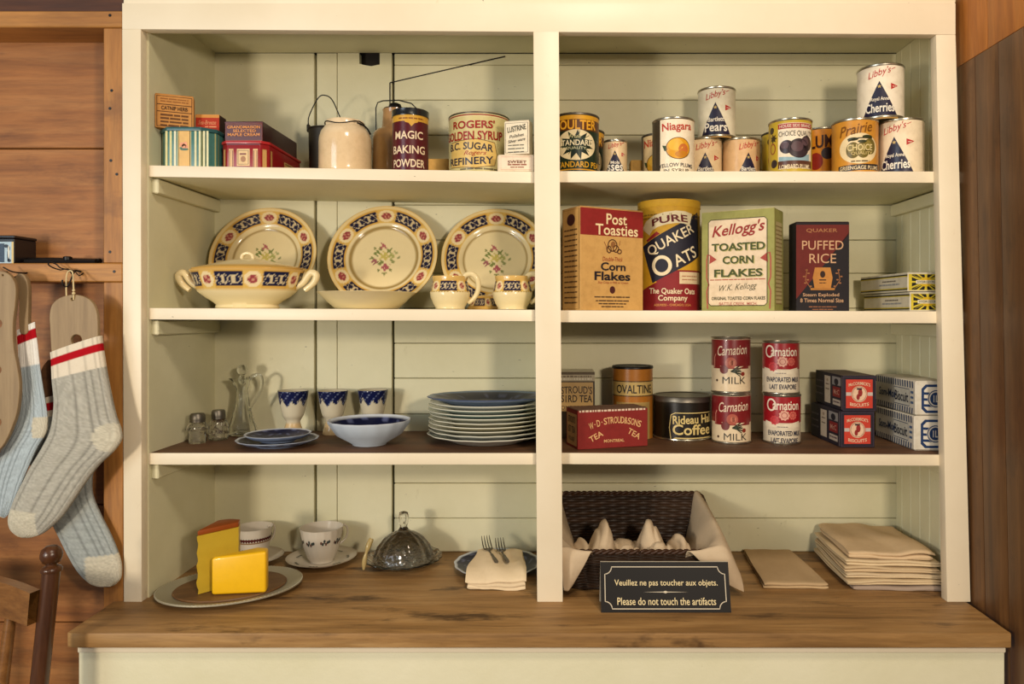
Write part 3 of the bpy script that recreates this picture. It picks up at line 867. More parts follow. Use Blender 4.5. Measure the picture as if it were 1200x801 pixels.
can('fruit_tin', 'Bartlett Pears tin raised on two others with a navy triangle', 'tin', 818, 861.5, 100.5, 0.20, '1R', libby('Bartlett', 'Pears'), (226, 216, 190), -1, zb=c1.location.z + c1['h'] + .0004)
def lombard(A, H_):
    A.rect(-77, 0, -14, H_, (196, 168, 60), .5); A.star(-21, 22, 6, 3, 7, (70, 56, 40), 1); A.ring(-22, 34, 4, 6, 1.4, (150, 70, 50), 1); A.ell(-20, 52, 5, 5, (60, 50, 50), 1); A.ell(-24, 12, 4, 4, (70, 56, 40), 1)
    A.rect(-14, 6, 29, H_ - 8, (232, 220, 198), 1); A.rect(-14, 6.5, 29, 12.5, (172, 66, 66), 1.5); A.text('HOUSE SIDE BRAND', 7, 9.5, 38, 3.6, (232, 210, 190), bold=.03)
    A.text('CHOICE QUALITY', 8, 19, 42, 7, (66, 54, 50), bold=.0); A.poly([(-13, 52), (24, 52), (24, 42), (10, 47), (-13, 45)], (150, 176, 184), 1.5)
    for u, v, a_, b_ in ((-4, 34, 8, 8), (10, 36, 12, 11), (20, 30, 8, 9)): A.ell(u, v, a_, b_, (66, 52, 56), 2); A.ell(u - 2, v - 2, a_ * .6, b_ * .55, (98, 76, 80), 2.5)
    A.ring(10, 36, 12, 11, .8, (44, 34, 40), 3)
    A.rect(-14, H_ - 17, 29, H_ - 8.5, (98, 62, 46), 2); A.text('LOMBARD PLUMS', 6, 57.5, 36, 5.4, (232, 214, 180), bold=.03)
can('fruit_tin', 'Lombard Plums tin with a dark plum picture and yellow side', 'tin', 901.5, 950.5, 137.5, 0.10, '1R', lombard, (196, 168, 60), 0)
can('fruit_tin', 'tin at the back just left of the Lombard Plums tin', 'tin', 893, 935, 152.5, 0.225, '1R', lombard, (180, 120, 60), 35, ring='dull_metal')
def plums_s(A, H_):
    A.text('PLUMS', -2, 17, 40, 15, (66, 34, 26), bold=.05, shear=.15, rot=-6); A.ell(5, 31, 7, 7, (70, 62, 66), 1); A.ell(-8, 40, 8, 10, (150, 50, 36), 1); A.rect(-60, 52, 60, 58, (80, 44, 30), 1)
can('fruit_tin', 'orange-yellow plums tin half hidden between the Lombard and Greengage tins', 'tin', 940, 984, 148.5, 0.205, '1R', plums_s, (208, 140, 40), 6)
def greengage(A, H_):
    A.text('Prairie', 1, 13, 38, 12, (130, 84, 26), bold=.02, shear=.4, rot=-9)
    A.ell(5, 36, 22.5, 18, (228, 208, 166), 1, 34)
    for u, v in ((-2, 38), (9, 38), (17, 34)): A.ell(u, v, 7.5, 9.5, (118, 104, 46), 2); A.ell(u - 2, v - 2, 4, 5, (146, 130, 66), 2.4)
    A.stroke([(-7, 27), (4, 24), (20, 24)], 1.4, (50, 44, 30), 3); A.ell(-2, 25, 6, 2, (60, 64, 34), 3); A.ell(14, 22.5, 6, 2, (60, 64, 34), 3); A.ell(8, 28, 5, 1.8, (60, 64, 34), 3)
    A.text('CHOICE', 6, 35, 28, 7.5, (224, 204, 150), bold=.03); A.text('QUALITY', 8, 42, 24, 4, (212, 190, 130), bold=.03)
    A.micro(-4, 16, 51, 1.6, (110, 90, 60)); A.poly([(-19, 55.5), (32, 54), (32, 61), (-19, 62.5)], (44, 38, 40), 1.5); A.text('GREENGAGE PLUMS', 6, 58.6, 46, 4.6, (226, 206, 170), bold=.03)
c3 = can('fruit_tin', 'orange Greengage Plums tin with a green plum picture', 'tin', 976, 1027.5, 137.5, 0.10, '1R', greengage, (206, 148, 58), 0)
c4 = can('fruit_tin', 'lower Royal Anne Cherries tin at the right end of the shelf', 'tin', 1030.5, 1081, 137.5, 0.10, '1R', libby('Royal Anne', 'Cherries', 1.12, -6, 10, 29), (232, 214, 184), 0)
can('fruit_tin', 'upper Royal Anne Cherries tin standing on two other tins', 'tin', 1006, 1057.5, 73.5, 0.10, '1R', libby('Royal Anne', 'Cherries', 1.08, 0, 10, 29), (234, 222, 200), 0, zb=max(c3.location.z + c3['h'], c4.location.z + c4['h']) + .0003)

# ------------------------------------------------------------------ second shelf, right bay: cereal packets
def post(A, W_, H_):
    A.rect(-W_ / 2, 1, W_ / 2, 33, (146, 40, 36)); A.text('Post', 6, 12.5, 30, 13, (236, 214, 170), bold=.03); A.text('Toasties', 6.5, 25.5, 62, 13, (236, 214, 170), bold=.03)
    for u, v, a_, b_ in ((0, 44, 6.5, 7), (5, 48, 4, 4), (-5, 49, 3, 4), (10, 51, 3, 2.5)): A.ring(u, v, a_, b_, 1.4, (96, 60, 36), 2, 14)
    A.ell(1, 43, 3.5, 4, (150, 104, 60), 2); A.stroke([(-12, 40), (-9, 46), (-8, 52)], .8, (150, 100, 60)); A.stroke([(11, 38), (10, 44)], .8, (150, 100, 60))
    A.text('Double-Thick', 0, 60.5, 29, 5, (160, 60, 40), bold=0, shear=.2); A.text('Corn', 1, 69.5, 36, 10, (44, 34, 40), bold=.05); A.text('Flakes', 0, 81, 52, 10.5, (44, 34, 40), bold=.05)
    A.text('Stay Crisp in Milk or Cream', 1, 89, 44, 3.4, (160, 60, 40), bold=0, shear=.2); A.ell(0, 97.5, 4, 4.5, (86, 38, 34))
    for v, u in ((106, 26), (110.5, 24), (114, 20), (117.5, 16)): A.micro(-u, u, v, 1.6, (90, 66, 44))
def post_s(A, W_, H_):
    A.ell(0, 14, W_ * .22, 7, (80, 36, 34))
    for k in range(15): A.micro(-W_ * .36, W_ * .34, 26 + k * 6.2, 1.7, (104, 78, 46))
    A.frame(-W_ / 2 + 2, 2, W_ / 2 - 2, H_ - 2, .7, (120, 80, 40))
carton('cereal_box', 'tan corn flakes box with a red top band, turned beside the divider', 'cereal box', 680, 753.5, 241.5, 0.022, '2R', 30, 0.07, post, post_s, bg=(206, 164, 100), topc=(208, 170, 110))
def oats(A, H_):
    A.rect(-120, 12, -30, H_, (206, 160, 40), .4); A.rect(-120, 84, 120, H_, (140, 34, 38), .6); A.poly([(-45, 78), (-24, 78), (-14, 98), (-45, 112)], (206, 160, 40), .7)
    A.micro(-36, 40, 18, 2, (150, 116, 30), 1, 3); A.micro(-40, 40, 22, 2, (150, 116, 30), 1, 3)
    A.stroke([(-29, 38), (-24, 31), (-15, 26), (-4, 23), (8, 21.5), (18, 22), (27, 24.5)], 14.5, (228, 214, 178), 1.3); A.text('PURE', 1, 23.5, 42, 8.5, (110, 30, 34), 2.5, bold=.05, rot=-6, arc=2.5)
    A.poly([(-28, 48), (-14, 38), (-10, 41), (-26, 50)], (150, 44, 44), 1.1)
    A.poly([(-34, 55), (40, 14), (44, 66), (-19, 99)], (40, 38, 52), 1.2)
    A.text('QUAKER', 3, 48.5, 62, 14, (230, 214, 180), bold=.02, rot=-28); A.ring(-8, 78.5, 9.5, 10, 4, (230, 214, 180), 4); A.text('ATS', 20, 67.5, 32, 14, (230, 214, 180), bold=.02, rot=-26)
    A.rect(12, 86, 46, 100, (222, 200, 164), 2); A.micro(15, 38, 91, 1.2, (180, 130, 100), 3); A.micro(15, 38, 95, 1.2, (180, 130, 100), 3)
    A.text('The Quaker Oats', 5, 109, 56, 8, (232, 214, 180), bold=.03, rot=1); A.text('Company', 5, 117.5, 34, 8.5, (232, 214, 180), bold=.03); A.text('ADDRESS - CHICAGO, U.S.A.', 5, 125, 44, 3, (220, 160, 90))
can('oats_canister', 'tall round oats canister with a yellow lid and slanted white lettering', 'canister', 747.5, 820, 232.5, 0.19, '2R', oats, (206, 162, 48), 0, lid=('paper', (212, 170, 56)), lidh=.016, lid_over=.012, bead=False, mat='paper')
GK = (84, 92, 54)
def kell(A, W_, H_):
    A.rect(-W_ / 2, 0, W_ / 2, H_, (160, 158, 96), .4)
    o = [(-W_ / 2 + 8, 12), (-W_ / 2 + 11, 9), (W_ / 2 - 11, 9), (W_ / 2 - 8, 12), (W_ / 2 - 8, H_ - 9), (W_ / 2 - 11, H_ - 6), (-W_ / 2 + 11, H_ - 6), (-W_ / 2 + 8, H_ - 9)]
    A.poly(o, (226, 206, 178), 1); A.stroke(o, 1, (86, 84, 50), 2, True)
    A.text("Kellogg's", 1, 22, 62, 17, (158, 60, 56), bold=.03, shear=.35, rot=-5)
    for t, v, w_ in (('TOASTED', 41, 62), ('CORN', 56, 36), ('FLAKES', 71, 56)):
        A.text(t, 2.0, v + .7, w_, 9, (190, 180, 120), 3.4, bold=.06); A.text(t, 1, v, w_, 9, GK, 4.2, bold=.06)
    for sg in (-1, 1):
        A.stroke([(sg * 33 + 1, 50), (sg * 36 + 1, 49), (sg * 37 + 1, 56), (sg * 37 + 1, 76), (sg * 34.5 + 1, 84), (sg * 37 + 1, 92), (sg * 36 + 1, 112)], 1.6, (176, 96, 84)); A.poly([(sg * 25 + 1, 55), (sg * 33 + 1, 49), (sg * 34 + 1, 60)], (172, 84, 74), 2)
    A.micro(-32, 32, 78.5, 1.3, (180, 110, 90)); A.text('W.K. Kellogg', 1, 88, 44, 9, (110, 104, 80), bold=-.005, shear=.5, rot=-4)
    A.text('ORIGINAL TOASTED CORN FLAKES', 1, 100, 62, 3.8, (86, 84, 56), bold=.04); A.text('BATTLE CREEK, MICH.', 1, 106.5, 44, 4, (186, 110, 96), bold=.01)
def kell_s(A, W_, H_):
    A.rect(-W_ / 2 + 6, 14, W_ / 2 - 6, H_ - 8, (190, 176, 130))
    for k in range(20): A.micro(-W_ * .34, W_ * .34, 19 + k * 4.6, 1.5, (150, 130, 84))
carton('cereal_box', 'green bordered toasted corn flakes box with a white panel', 'cereal box', 822.5, 907.5, 250, 0.12, '2R', -31, 0.07, kell, None, kell_s, bg=(160, 158, 92), topc=(200, 190, 140))
def puffed(A, W_, H_):
    A.poly([(-W_ / 2, 3), (W_ / 2, 3), (W_ / 2, 14), (-W_ / 2, H_ - 14)], (112, 40, 32), 1); A.poly([(W_ / 2, 12), (W_ / 2, H_), (-W_ / 2, H_), (-W_ / 2, H_ - 12)], (38, 32, 36), 1)
    A.text('QUAKER', -1, 10, 36, 5, (176, 124, 84), bold=.01); A.text('PUFFED', 0, 27, 48, 10.5, (206, 166, 130), bold=.0); A.text('RICE', 0, 42.5, 31, 11, (206, 166, 130), bold=.0)
    A.poly([(-9, 53), (9, 53), (11.5, 65), (9.5, 77), (-9.5, 77), (-11.5, 65)], (190, 134, 68), 2); A.rect(-14, 77, 14, 79.5, (176, 122, 60), 2)
    A.ell(0, 61, 3, 4, (60, 40, 30), 3); A.micro(-4, 4, 67.5, 1.6, (80, 54, 34), 3); A.micro(-4, 4, 71, 1.2, (80, 54, 34), 3)
    for sg in (-1, 1):
        A.stroke([(sg * 14, 77), (sg * 20, 68), (sg * 18, 55)], .8, (160, 110, 70))
        for k in range(6): A.ell(sg * (15.5 + 3.6 * sin(k * .6)) + sg * (2.6 if k % 2 else -1.6), 75 - k * 3.8, 1.6, .9, (160, 110, 70), 2, 8)
    A.text('Steam Exploded', -2, 85.5, 42, 5, (206, 166, 130), bold=.01); A.text('8 Times Normal Size', -1, 91.5, 50, 4.6, (206, 166, 130), bold=.01); A.micro(-16, 16, 99, 1.2, (150, 100, 70)); A.micro(-12, 12, 102, 1.2, (150, 100, 70))
carton('cereal_box', 'dark red and black puffed rice box with a yellow barrel picture', 'cereal box', 933, 995, 260.5, 0.075, '2R', -1.5, 0.05, puffed, bg=(38, 32, 36), sidec=(36, 30, 34), topc=(80, 40, 30))
def sun(A, W_, H_):
    YL = (206, 186, 60)
    A.rect(-W_ / 2 + 1.5, 2, W_ / 2 - 1, H_ - 1.5, YL, .6)
    for k in range(16):
        t = 2 * pi * k / 16 + .2
        A.poly([(4 * cos(t), H_ / 2 + 3 * sin(t)), (max(-17, min(19, 26 * cos(t - .13))), max(2.5, min(H_ - 2, H_ / 2 + 17 * sin(t - .13)))), (max(-17, min(19, 26 * cos(t + .13))), max(2.5, min(H_ - 2, H_ / 2 + 17 * sin(t + .13))))], (36, 34, 30), 1)
    A.ell(0, H_ / 2, 8, 5.5, (212, 178, 40), 2); A.rect(-12, H_ / 2 - 2, 14, H_ / 2 + 2.2, (222, 214, 190), 3); A.text('HYDROZONE', 1, H_ / 2, 23, 2.8, (60, 56, 50), 4, bold=.04)
def sun_s(A, W_, H_):
    A.rect(-W_ / 2, 2.4, W_ / 2, 4, (36, 34, 30)); A.rect(-W_ / 2, H_ - 3.4, W_ / 2, H_ - 2, (36, 34, 30)); A.rect(-W_ / 2, H_ - 4.6, W_ / 2, H_ - 3.4, (200, 180, 70), 1.2); A.rect(-W_ / 2, 4, W_ / 2, 5.2, (200, 180, 70), 1.2)
    A.rect(-20, 5, W_ / 2 - 4, H_ - 5, (206, 196, 176), 1.4); A.micro(0, 32, 9, 1.5, (110, 100, 90), 3, 4); A.micro(-8, 40, 13, 2, (150, 150, 150), 3, 4)
zb = shz('2R', .75)
hb = 22.5 * S(.05)
carton('starch_box', 'lower of two flat yellow and black sunburst boxes at the right end', 'box', 1066, 1108, 341, 0.05, '2R', 2, 0.20, sun, sun_s, bg=(206, 198, 178), h=hb, flap=False)
carton('starch_box', 'upper of two flat yellow and black sunburst boxes at the right end', 'box', 1063.5, 1106.5, 318, 0.055, None, 3, 0.20, sun, sun_s, bg=(206, 198, 178), zb=zb + hb + .0012, h=hb, flap=False)

# ------------------------------------------------------------------ third shelf, right bay
def stroud(A, W_, H_):
    A.rect(-W_ / 2, 11, W_ / 2, H_, (70, 58, 40), .4); A.rect(-W_ / 2 + 2, 12, W_ / 2 - 2, 46, (190, 158, 104), 1)
    A.text("STROUD'S", 1, 20.5, W_ * .82, 9, (70, 54, 34), bold=.02, arc=1); A.text('S1RD TEA', 1, 31, W_ * .82, 8.5, (60, 46, 30), bold=.03); A.text('ONE POUND', 1, 41.5, W_ * .82, 4.4, (96, 76, 50), bold=.02)
    A.rect(-W_ / 2, 3, W_ / 2, 10.5, (176, 164, 138), 1); A.micro(-W_ * .42, W_ * .42, 5, 2, (120, 106, 84), 2, 1.5); A.micro(-W_ * .45, W_ * .42, 8, 2, (214, 206, 186), 2, 1.2)
carton('tea_tin', 'square tan labelled tea canister with a silvery foil lid, behind the red tea box', 'tin', 652.5, 697, 436, 0.195, '3R', 0, 0.085, stroud, bg=(96, 80, 54), topc=(186, 176, 150), mat='tin_print')
def wds(A, W_, H_):
    RL = (222, 176, 124)
    t = 'W.D.STROUD&SONS'
    for i, ch in enumerate(t):
        f = (i - 7) / 7.0
        A.text(ch, 3 + f * 31, 12.5 + 6 * f * f, 4.3 if ch not in '.WM' else (1.4 if ch == '.' else 5.5), 8 if ch != '.' else 1.6, RL, bold=.03, rot=16 * f)
    A.text('TEA', -22, 31, 18, 7, RL, bold=.03, rot=-26); A.text('TEA', 27, 30, 18, 7, RL, bold=.03, rot=30); A.text('MONTREAL', 1, 37, 26, 3.6, RL, bold=.04)
    A.micro(-W_ * .48, W_ * .48, .8, 2.4, (222, 200, 176), 1, 1.5)
def wds_s(A, W_, H_):
    A.rect(-W_ / 2 + 3, 5, W_ / 2 - 3, H_ - 3, (196, 158, 110)); A.text("STROUD'S", 0, 12, W_ * .62, 8, (70, 44, 34)); A.text('1ST TEA', 0, 24, W_ * .62, 8, (70, 44, 34)); A.text('POUND', 0, 35, W_ * .5, 5, (110, 70, 50))
carton('tea_box', 'red tea box with cream lettering lying in front of the tea canister', 'box', 677, 759, 481.5, 0.055, '3R', 18, 0.07, wds, wds_s, bg=(140, 44, 38), topc=(120, 92, 74))
def ova(A, H_):
    A.rect(-80, 18, 80, 34, (200, 172, 110), .6); A.text('OVALTINE', 2, 26.5, 45, 10, (44, 40, 40), bold=.02); A.rect(-80, 17, 80, 18.2, (90, 66, 40)); A.rect(-80, 34, 80, 35.2, (90, 66, 40))
    A.rect(-22, 42, 22, H_, (176, 148, 92), .8); A.ell(0, 58, 14, 11, (160, 130, 76), 1.4)
    for k in range(8): A.micro(-16, 16, 47 + k * 4, 1.2, (130, 104, 66), 2)
can('drink_powder_tin', 'tall orange tin with a dark lid, behind the red tea box', 'tin', 717.5, 765, 426.5, 0.22, '3R', ova, (176, 116, 44), 2, lid=('black_metal', None), lidh=.006, lid_over=.02, bead=False)
def rideau(A, H_):
    GD = (214, 192, 130)
    A.stroke([(-13, 21), (-8, 18.5), (40, 18.5)], 1, GD); A.stroke([(-13, 51), (-8, 48), (40, 48)], 1.2, GD); A.stroke([(-13, 51), (-8, 53.5), (40, 53.5)], 1, GD); A.stroke([(-13, 21), (-15, 36), (-13, 51)], 1, GD)
    A.text('Rideau Hall', 14, 26, 50, 10, GD, bold=.04, rot=-2); A.text('Coffee', 13, 38, 48, 12.5, GD, bold=.035); A.micro(-4, 34, 51, 1.3, (150, 130, 80))
can('coffee_tin', 'wide black and gold coffee tin', 'tin', 766, 833.5, 458.5, 0.224, '3R', rideau, (36, 30, 22), 0, lid=('dull_metal', None), lidh=.013, lid_over=.012)
def carn(A, H_):
    A.rect(-72, 3, 72, 34, (132, 38, 40), .5)
    A.poly([(-23, 31), (-10, 35), (10, 36), (18, 33), (24, 29), (24, 37), (-23, 37)], (132, 38, 40), .7)
    A.text('Carnation', 2, 15, 36, 11.5, (228, 206, 180), bold=.01, shear=.35, rot=-4); A.stroke([(-19, 20), (-21, 24), (-21, 36)], 1.0, (216, 150, 130))
    for u, v, r_, c_ in ((0, 30, 6.5, (176, 96, 78)), (-8, 38, 5, (120, 52, 50)), (1, 30, 3.4, (196, 124, 100))): A.ell(u, v, r_, r_, c_, 2)
    for a_ in (-.5, -.2, .2, .5): A.stroke([(0, 40), (10 * cos(a_ + .2) + 2, 40 - 10 * sin(a_ + .2))], 1.4, (60, 66, 50), 3); A.stroke([(3, 40), (3 + 9 * cos(a_), 42 + 8 * sin(a_))], 1.1, (70, 76, 60), 3)
    A.ell(14, 43, 2.5, 2.5, (140, 54, 40), 3); A.text('MILK', 4, 50.5, 27, 8, (58, 58, 52), bold=-.01); A.ell(-17, 51, 1.5, 1.5, (80, 60, 50), 2)
z0 = shz('3R', .384)
m1 = can('milk_tin', 'lower tin of the dark red MILK pair stacked beside the coffee tin', 'tin', 834.5, 879.5, 457, 0.166, '3R', carn, (222, 202, 170), 3)
m2 = can('milk_tin', 'upper tin of the dark red MILK pair stacked beside the coffee tin', 'tin', 834, 879, 394, 0.166, None, carn, (222, 202, 170), 0, zb=m1.location.z + m1['h'])
def evap(A, H_):
    A.rect(-70, 2, 70, 33, (160, 32, 40), .5); A.poly([(-22, 31), (0, 35), (22, 31), (22, 38), (-22, 38)], (226, 212, 188), .7)
    A.ring(-13, 12, 5, 6.5, 1.9, (232, 216, 196), 4); A.text('arnation', 4.5, 12.5, 31, 10.5, (232, 216, 196), bold=.03)
    for u, v, r_, c_ in ((-9, 30, 6, (196, 66, 70)), (2, 24, 6.5, (220, 170, 150)), (12, 24, 5.5, (206, 110, 96))): A.star(u, v, r_, r_ * .8, 9, c_, 2); A.ring(u, v, r_ * .5, r_ * .5, .6, (160, 60, 60), 2.6, 12)
    A.micro(-6, 6, 37.5, .9, (120, 110, 110)); A.text('EVAPORATED MILK', 3, 45, 40, 5.8, (50, 52, 72), bold=.04); A.text('LAIT EVAPORE', 3, 53.5, 32, 5.8, (50, 52, 72), bold=.04)
m1 = can('milk_tin', 'lower red and white EVAPORATED MILK tin of the right-hand stacked pair', 'tin', 895, 937.5, 458.5, 0.162, '3R', evap, (226, 212, 188), 2)
m2 = can('milk_tin', 'upper red and white EVAPORATED MILK tin of the right-hand stacked pair', 'tin', 894, 936, 398.5, 0.162, None, evap, (226, 212, 188), 0, zb=m1.location.z + m1['h'])
def mcc(A, W_, H_):
    OR, CR = (196, 70, 52), (222, 190, 160)
    A.rect(-15.5, 4.5, 15.5, 38, OR); A.ring(0, 21.5, 14, 14, 0.01, OR)
    A.text("McCORMICK'S", 0, 9, 25, 3.8, CR, bold=.04, arc=2); A.text('BISCUITS', 0, 34.5, 22, 3.8, CR, bold=.04, arc=-1.5)
    A.ell(0, 21.5, 9, 9.5, CR, 2); A.ring(0, 21.5, 8, 8.5, .5, (120, 60, 50), 2.6); A.ell(1, 20, 2.6, 4.5, (150, 50, 46), 3); A.ell(-1.5, 25, 2, 3.5, (150, 50, 46), 3); A.rect(-3, 14.5, 3, 16.5, (50, 40, 50), 3)
    for sg in (-1, 1): A.rect(sg * 12.5 - 3, 19.5, sg * 12.5 + 3, 23.5, (190, 176, 166), 3)
    A.frame(-19, 1.5, 19, 41, .5, (86, 74, 90))
def mcc_s(A, W_, H_):
    e = W_ / 2
    A.rect(e - 60, 4, e - 40, 37, (196, 180, 160)); A.micro(e - 56, e - 44, 14, 1.5, (110, 90, 80), 2); A.micro(e - 56, e - 44, 20, 1.5, (110, 90, 80), 2); A.ell(e - 50, 9, 3, 2, (160, 140, 120), 2)
    A.rect(e - 34, 3, e - 6, 13, (150, 144, 140)); A.ell(e - 20, 9, 7, 4, (40, 34, 44), 2); A.rect(e - 32, 15, e - 7, 27, (140, 46, 44)); A.text("McC", e - 19, 21, 18, 6, (200, 150, 130)); A.rect(e - 32, 30, e - 7, 37, (190, 176, 160)); A.micro(e - 30, e - 9, 33, 2, (110, 90, 90), 2)
    A.micro(e - 92, e - 66, 12, 2, (90, 80, 86)); A.micro(e - 92, e - 66, 20, 2, (90, 80, 86)); A.micro(e - 92, e - 66, 28, 2, (90, 80, 86))
    A.rect(e - 3, 1, e - 1.5, H_ - 1, (130, 120, 120))
zb = shz('3R', .63)
hb = 42 * S(.097)
carton('biscuit_box', 'lower dark biscuit box with an orange end panel', 'box', 984.5, 1025, 482, 0.097, '3R', 1, 0.165, mcc, mcc_s, bg=(44, 36, 48), h=hb, flap=False)
carton('biscuit_box', 'upper dark biscuit box with an orange end panel', 'box', 987.5, 1026.5, 440, 0.100, None, -1, 0.165, mcc, mcc_s, bg=(44, 36, 48), zb=zb + hb + .0008, h=hb * .985, flap=False, topc=(120, 106, 96))
BL = (34, 62, 104)
def kor(A, W_, H_):
    o = lambda i: [(-14 + i, 9 + i * .6), (-9 + i * .6, 4 + i), (16, 4 + i), (16, H_ - 3 - i), (-9 + i * .6, H_ - 3 - i), (-14 + i, H_ - 8 - i * .6)]
    A.poly(o(0), BL, 1); A.poly(o(3), (216, 208, 194), 1.5)
    for v in (13, 20, 27): A.poly([(-11, v), (14, v + 1), (14, v + 4), (-11, v + 3)], BL, 2)
    A.ell(3, H_ / 2 + .5, 10, 10.5, (206, 200, 190), 2.5); A.ring(3, H_ / 2 + .5, 9, 9.5, 1.2, BL, 3); A.ell(3, H_ / 2 + .5, 7, 7.5, BL, 3); A.text('1L', 3, H_ / 2 + .5, 6, 8, (206, 200, 190), 4, bold=.03)
def kor_s(A, W_, H_):
    e = W_ / 2
    k = -e + 2
    while k < e - 6:
        A.poly([(k, 1), (k + 2.6, 1), (k + 3.4, 9), (k + .8, 9)], BL); A.poly([(k, H_ - 8), (k + 2.6, H_ - 8), (k + 1.8, H_ - 1), (k - .8, H_ - 1)], BL)
        k += 6
    A.micro(e - 12, e - 5, 14, 3, (90, 110, 140)); A.micro(e - 12, e - 5, 20, 3, (90, 110, 140)); A.micro(e - 12, e - 5, 26, 3, (90, 110, 140))
    A.text('Som-Mor', -e + 36, 20, 46, 10, BL, bold=.03); A.rect(e - 54, 11, e - 15, 31, (206, 200, 186), 1.2); A.frame(e - 54, 11, e - 15, 31, .8, BL); A.text('Biscuit', e - 34, 21, 34, 12, (36, 40, 60), bold=.03)
zb = shz('3R', .76)
hb = 40.5 * S(.062)
carton('biscuit_box', 'lower blue and white striped biscuit box against the right wall', 'box', 1071.5, 1114.5, 488, 0.062, '3R', -.5, 0.185, kor, kor_s, bg=(214, 206, 190), h=hb, bev=.003, flap=False)
carton('biscuit_box', 'upper blue and white striped biscuit box against the right wall', 'box', 1073, 1114.5, 447, 0.064, None, .3, 0.185, kor, kor_s, bg=(214, 206, 190), zb=zb + hb + .0008, h=hb, bev=.003, flap=False)

# ------------------------------------------------------------------ patterned china
CHC = (226, 208, 164)
def chband(t, f, n=6, ph=0.0):
    """printed border: navy panels with cream scrollwork between rose medallions; f runs 0..1 across the band"""
    k = ((t - ph) / (2 * pi / n)) % 1.0
    d = abs(k - 0.0) if k < .5 else abs(1 - k)
    g = f - .5
    gold, cream, navy = (206, 164, 84), (228, 208, 164), (34, 34, 64)
    if d < .19:
        e = (d / .19) ** 2 + (g / .52) ** 2
        if e < .30:
            q = sin(k * 190) * sin(f * 17)
            return (156, 74, 76) if q > -.2 else (200, 150, 122)
        if e < .85: return cream
        return (214, 178, 100)
    if f < .08 or f > .93: return gold
    q = sin((k - .5) * 2 * pi * 4.0) * .30
    if abs(g - q * .8) < .05 or abs(g + q * .9) < .035: return (196, 178, 146)
    if abs(abs(k - .5) - .11) < .03 and abs(g) < .25: return (206, 186, 146)
    if d < .21: return gold
    return navy
BOU = [(-.02, .17, .050, (176, 106, 106)), (.03, -.13, .060, (172, 98, 102)), (-.12, -.05, .045, (160, 104, 104)), (.0, .03, .07, (196, 180, 104)), (.1, .03, .05, (170, 168, 104)), (-.1, .07, .045, (126, 136, 80)),
       (.06, .1, .045, (134, 140, 84)), (-.04, -.07, .05, (132, 138, 82)), (.11, -.05, .04, (150, 152, 100)), (-.16, -.01, .03, (128, 134, 84)), (-.06, .13, .035, (120, 130, 74)), (.15, .08, .028, (170, 170, 120)),
       (-.13, .13, .025, (140, 140, 90)), (.02, -.22, .028, (140, 140, 90)), (.1, -.17, .03, (140, 140, 90)), (-.06, -.17, .026, (120, 128, 78)), (.19, .0, .024, (150, 150, 104))]
def plate_col(ph, flip=1):
    def f(t, i, r, z, R_=1.0): pass
    def g(t, rn):
        if rn < .60:
            x, y_ = flip * rn * sin(t), -rn * cos(t)
            for bx_, by_, br, c in BOU:
                dd = (x / 1.4 - bx_) ** 2 + (y_ / 1.4 - by_) ** 2
                if dd < (br * (.72 + .5 * sin(62 * x + 3) * sin(57 * y_))) ** 2: return c
            return CHC
        if rn < .625: return (168, 144, 92)
        if rn < .70: return CHC
        if rn < .93: return chband(t, (rn - .70) / .23, 6, ph)
        if rn > .985: return (206, 168, 100)
        return (224, 202, 150)
    return g
def plate_profile(r):
    p = [(0, .0045)]
    p += [(r * q, .0045) for q in [k / 22 * .56 for k in range(1, 23)]]
    p += [(r * .60, .0052), (r * .625, .0075), (r * .65, .0095), (r * .68, .0112), (r * .70, .012)]
    p += [(r * q, .012 + .009 * (q - .70) / .3) for q in [.70 + .23 * k / 18 for k in range(1, 19)]]
    p += [(r * .955, .0202), (r * .985, .0212), (r, .0215), (r * 1.0, .0195), (r * .97, .0182), (r * .7, .008), (r * .6, .001), (r * .58, 0), (r * .55, 0), (r * .54, .0015), (0, .0015)]
    return p
def china_plate(px, r, yb, ph, label):
    lean = R(20)
    s = S(yb + .05)
    x = (px - PX) * s
    zb = shz('2L', x)
    pc = plate_col(ph)
    m = MB().lathe(plate_profile(r), 240, colfn=lambda t, i, rr, z: rgb(*(pc(t, rr / r) if i < 50 else CHC)))
    o = m.build('dinner_plate', 'china', None, 50)
    # plate's own +z turns to face the room: stand up, lean back
    o.rotation_euler = (R(90) - lean, 0, 0)
    o.location = (x, yb + r * sin(lean) + .0, zb + r * cos(lean) + .0005)
    return tag(o, label, 'plate', 'patterned dinner plates standing against the back boards')
china_plate(313.5, .1205, .211, pi, 'patterned dinner plate standing behind the tureen')
china_plate(451.5, .1235, .209, pi, 'patterned dinner plate standing behind the shallow cream bowl')
china_plate(581, .1205, .211, pi, 'patterned dinner plate standing behind the two cups, next to the divider')
# covered dish
y = .10
s = S(y); x = (290 - PX) * s; zb = shz('2L', x)
hz = CZ + (PY - 314) * S(y - .07) - zb
rt = thing('tureen', 'low oval covered china serving dish with a navy and rose border and looped handles', 'serving dish', (x, y, zb + .0004))
r = 66 * s
prof = [(0, .002), (r * .5, .001), (r * .54, 0), (r * .56, .002), (r * .54, .008), (r * .60, .014), (r * .74, .024), (r * .86, .035)] + [(r * (.885 + .095 * k / 14), hz * .52 + (hz * .94 - hz * .52) * k / 14) for k in range(15)] + [(r * .995, hz * .97), (r, hz), (r * .97, hz), (r * .9, hz * .7), (r * .6, .018), (0, .015)]
def tc(t, i, rr, z):
    if 8 <= i <= 22: return rgb(*chband(t, (i - 8) / 14, 7, .35))
    return rgb(*((208, 170, 104) if i in (23, 24) else CHC))
MB().lathe(prof, 240, sy=.62, colfn=tc).build('bowl', 'china', rt, 50)
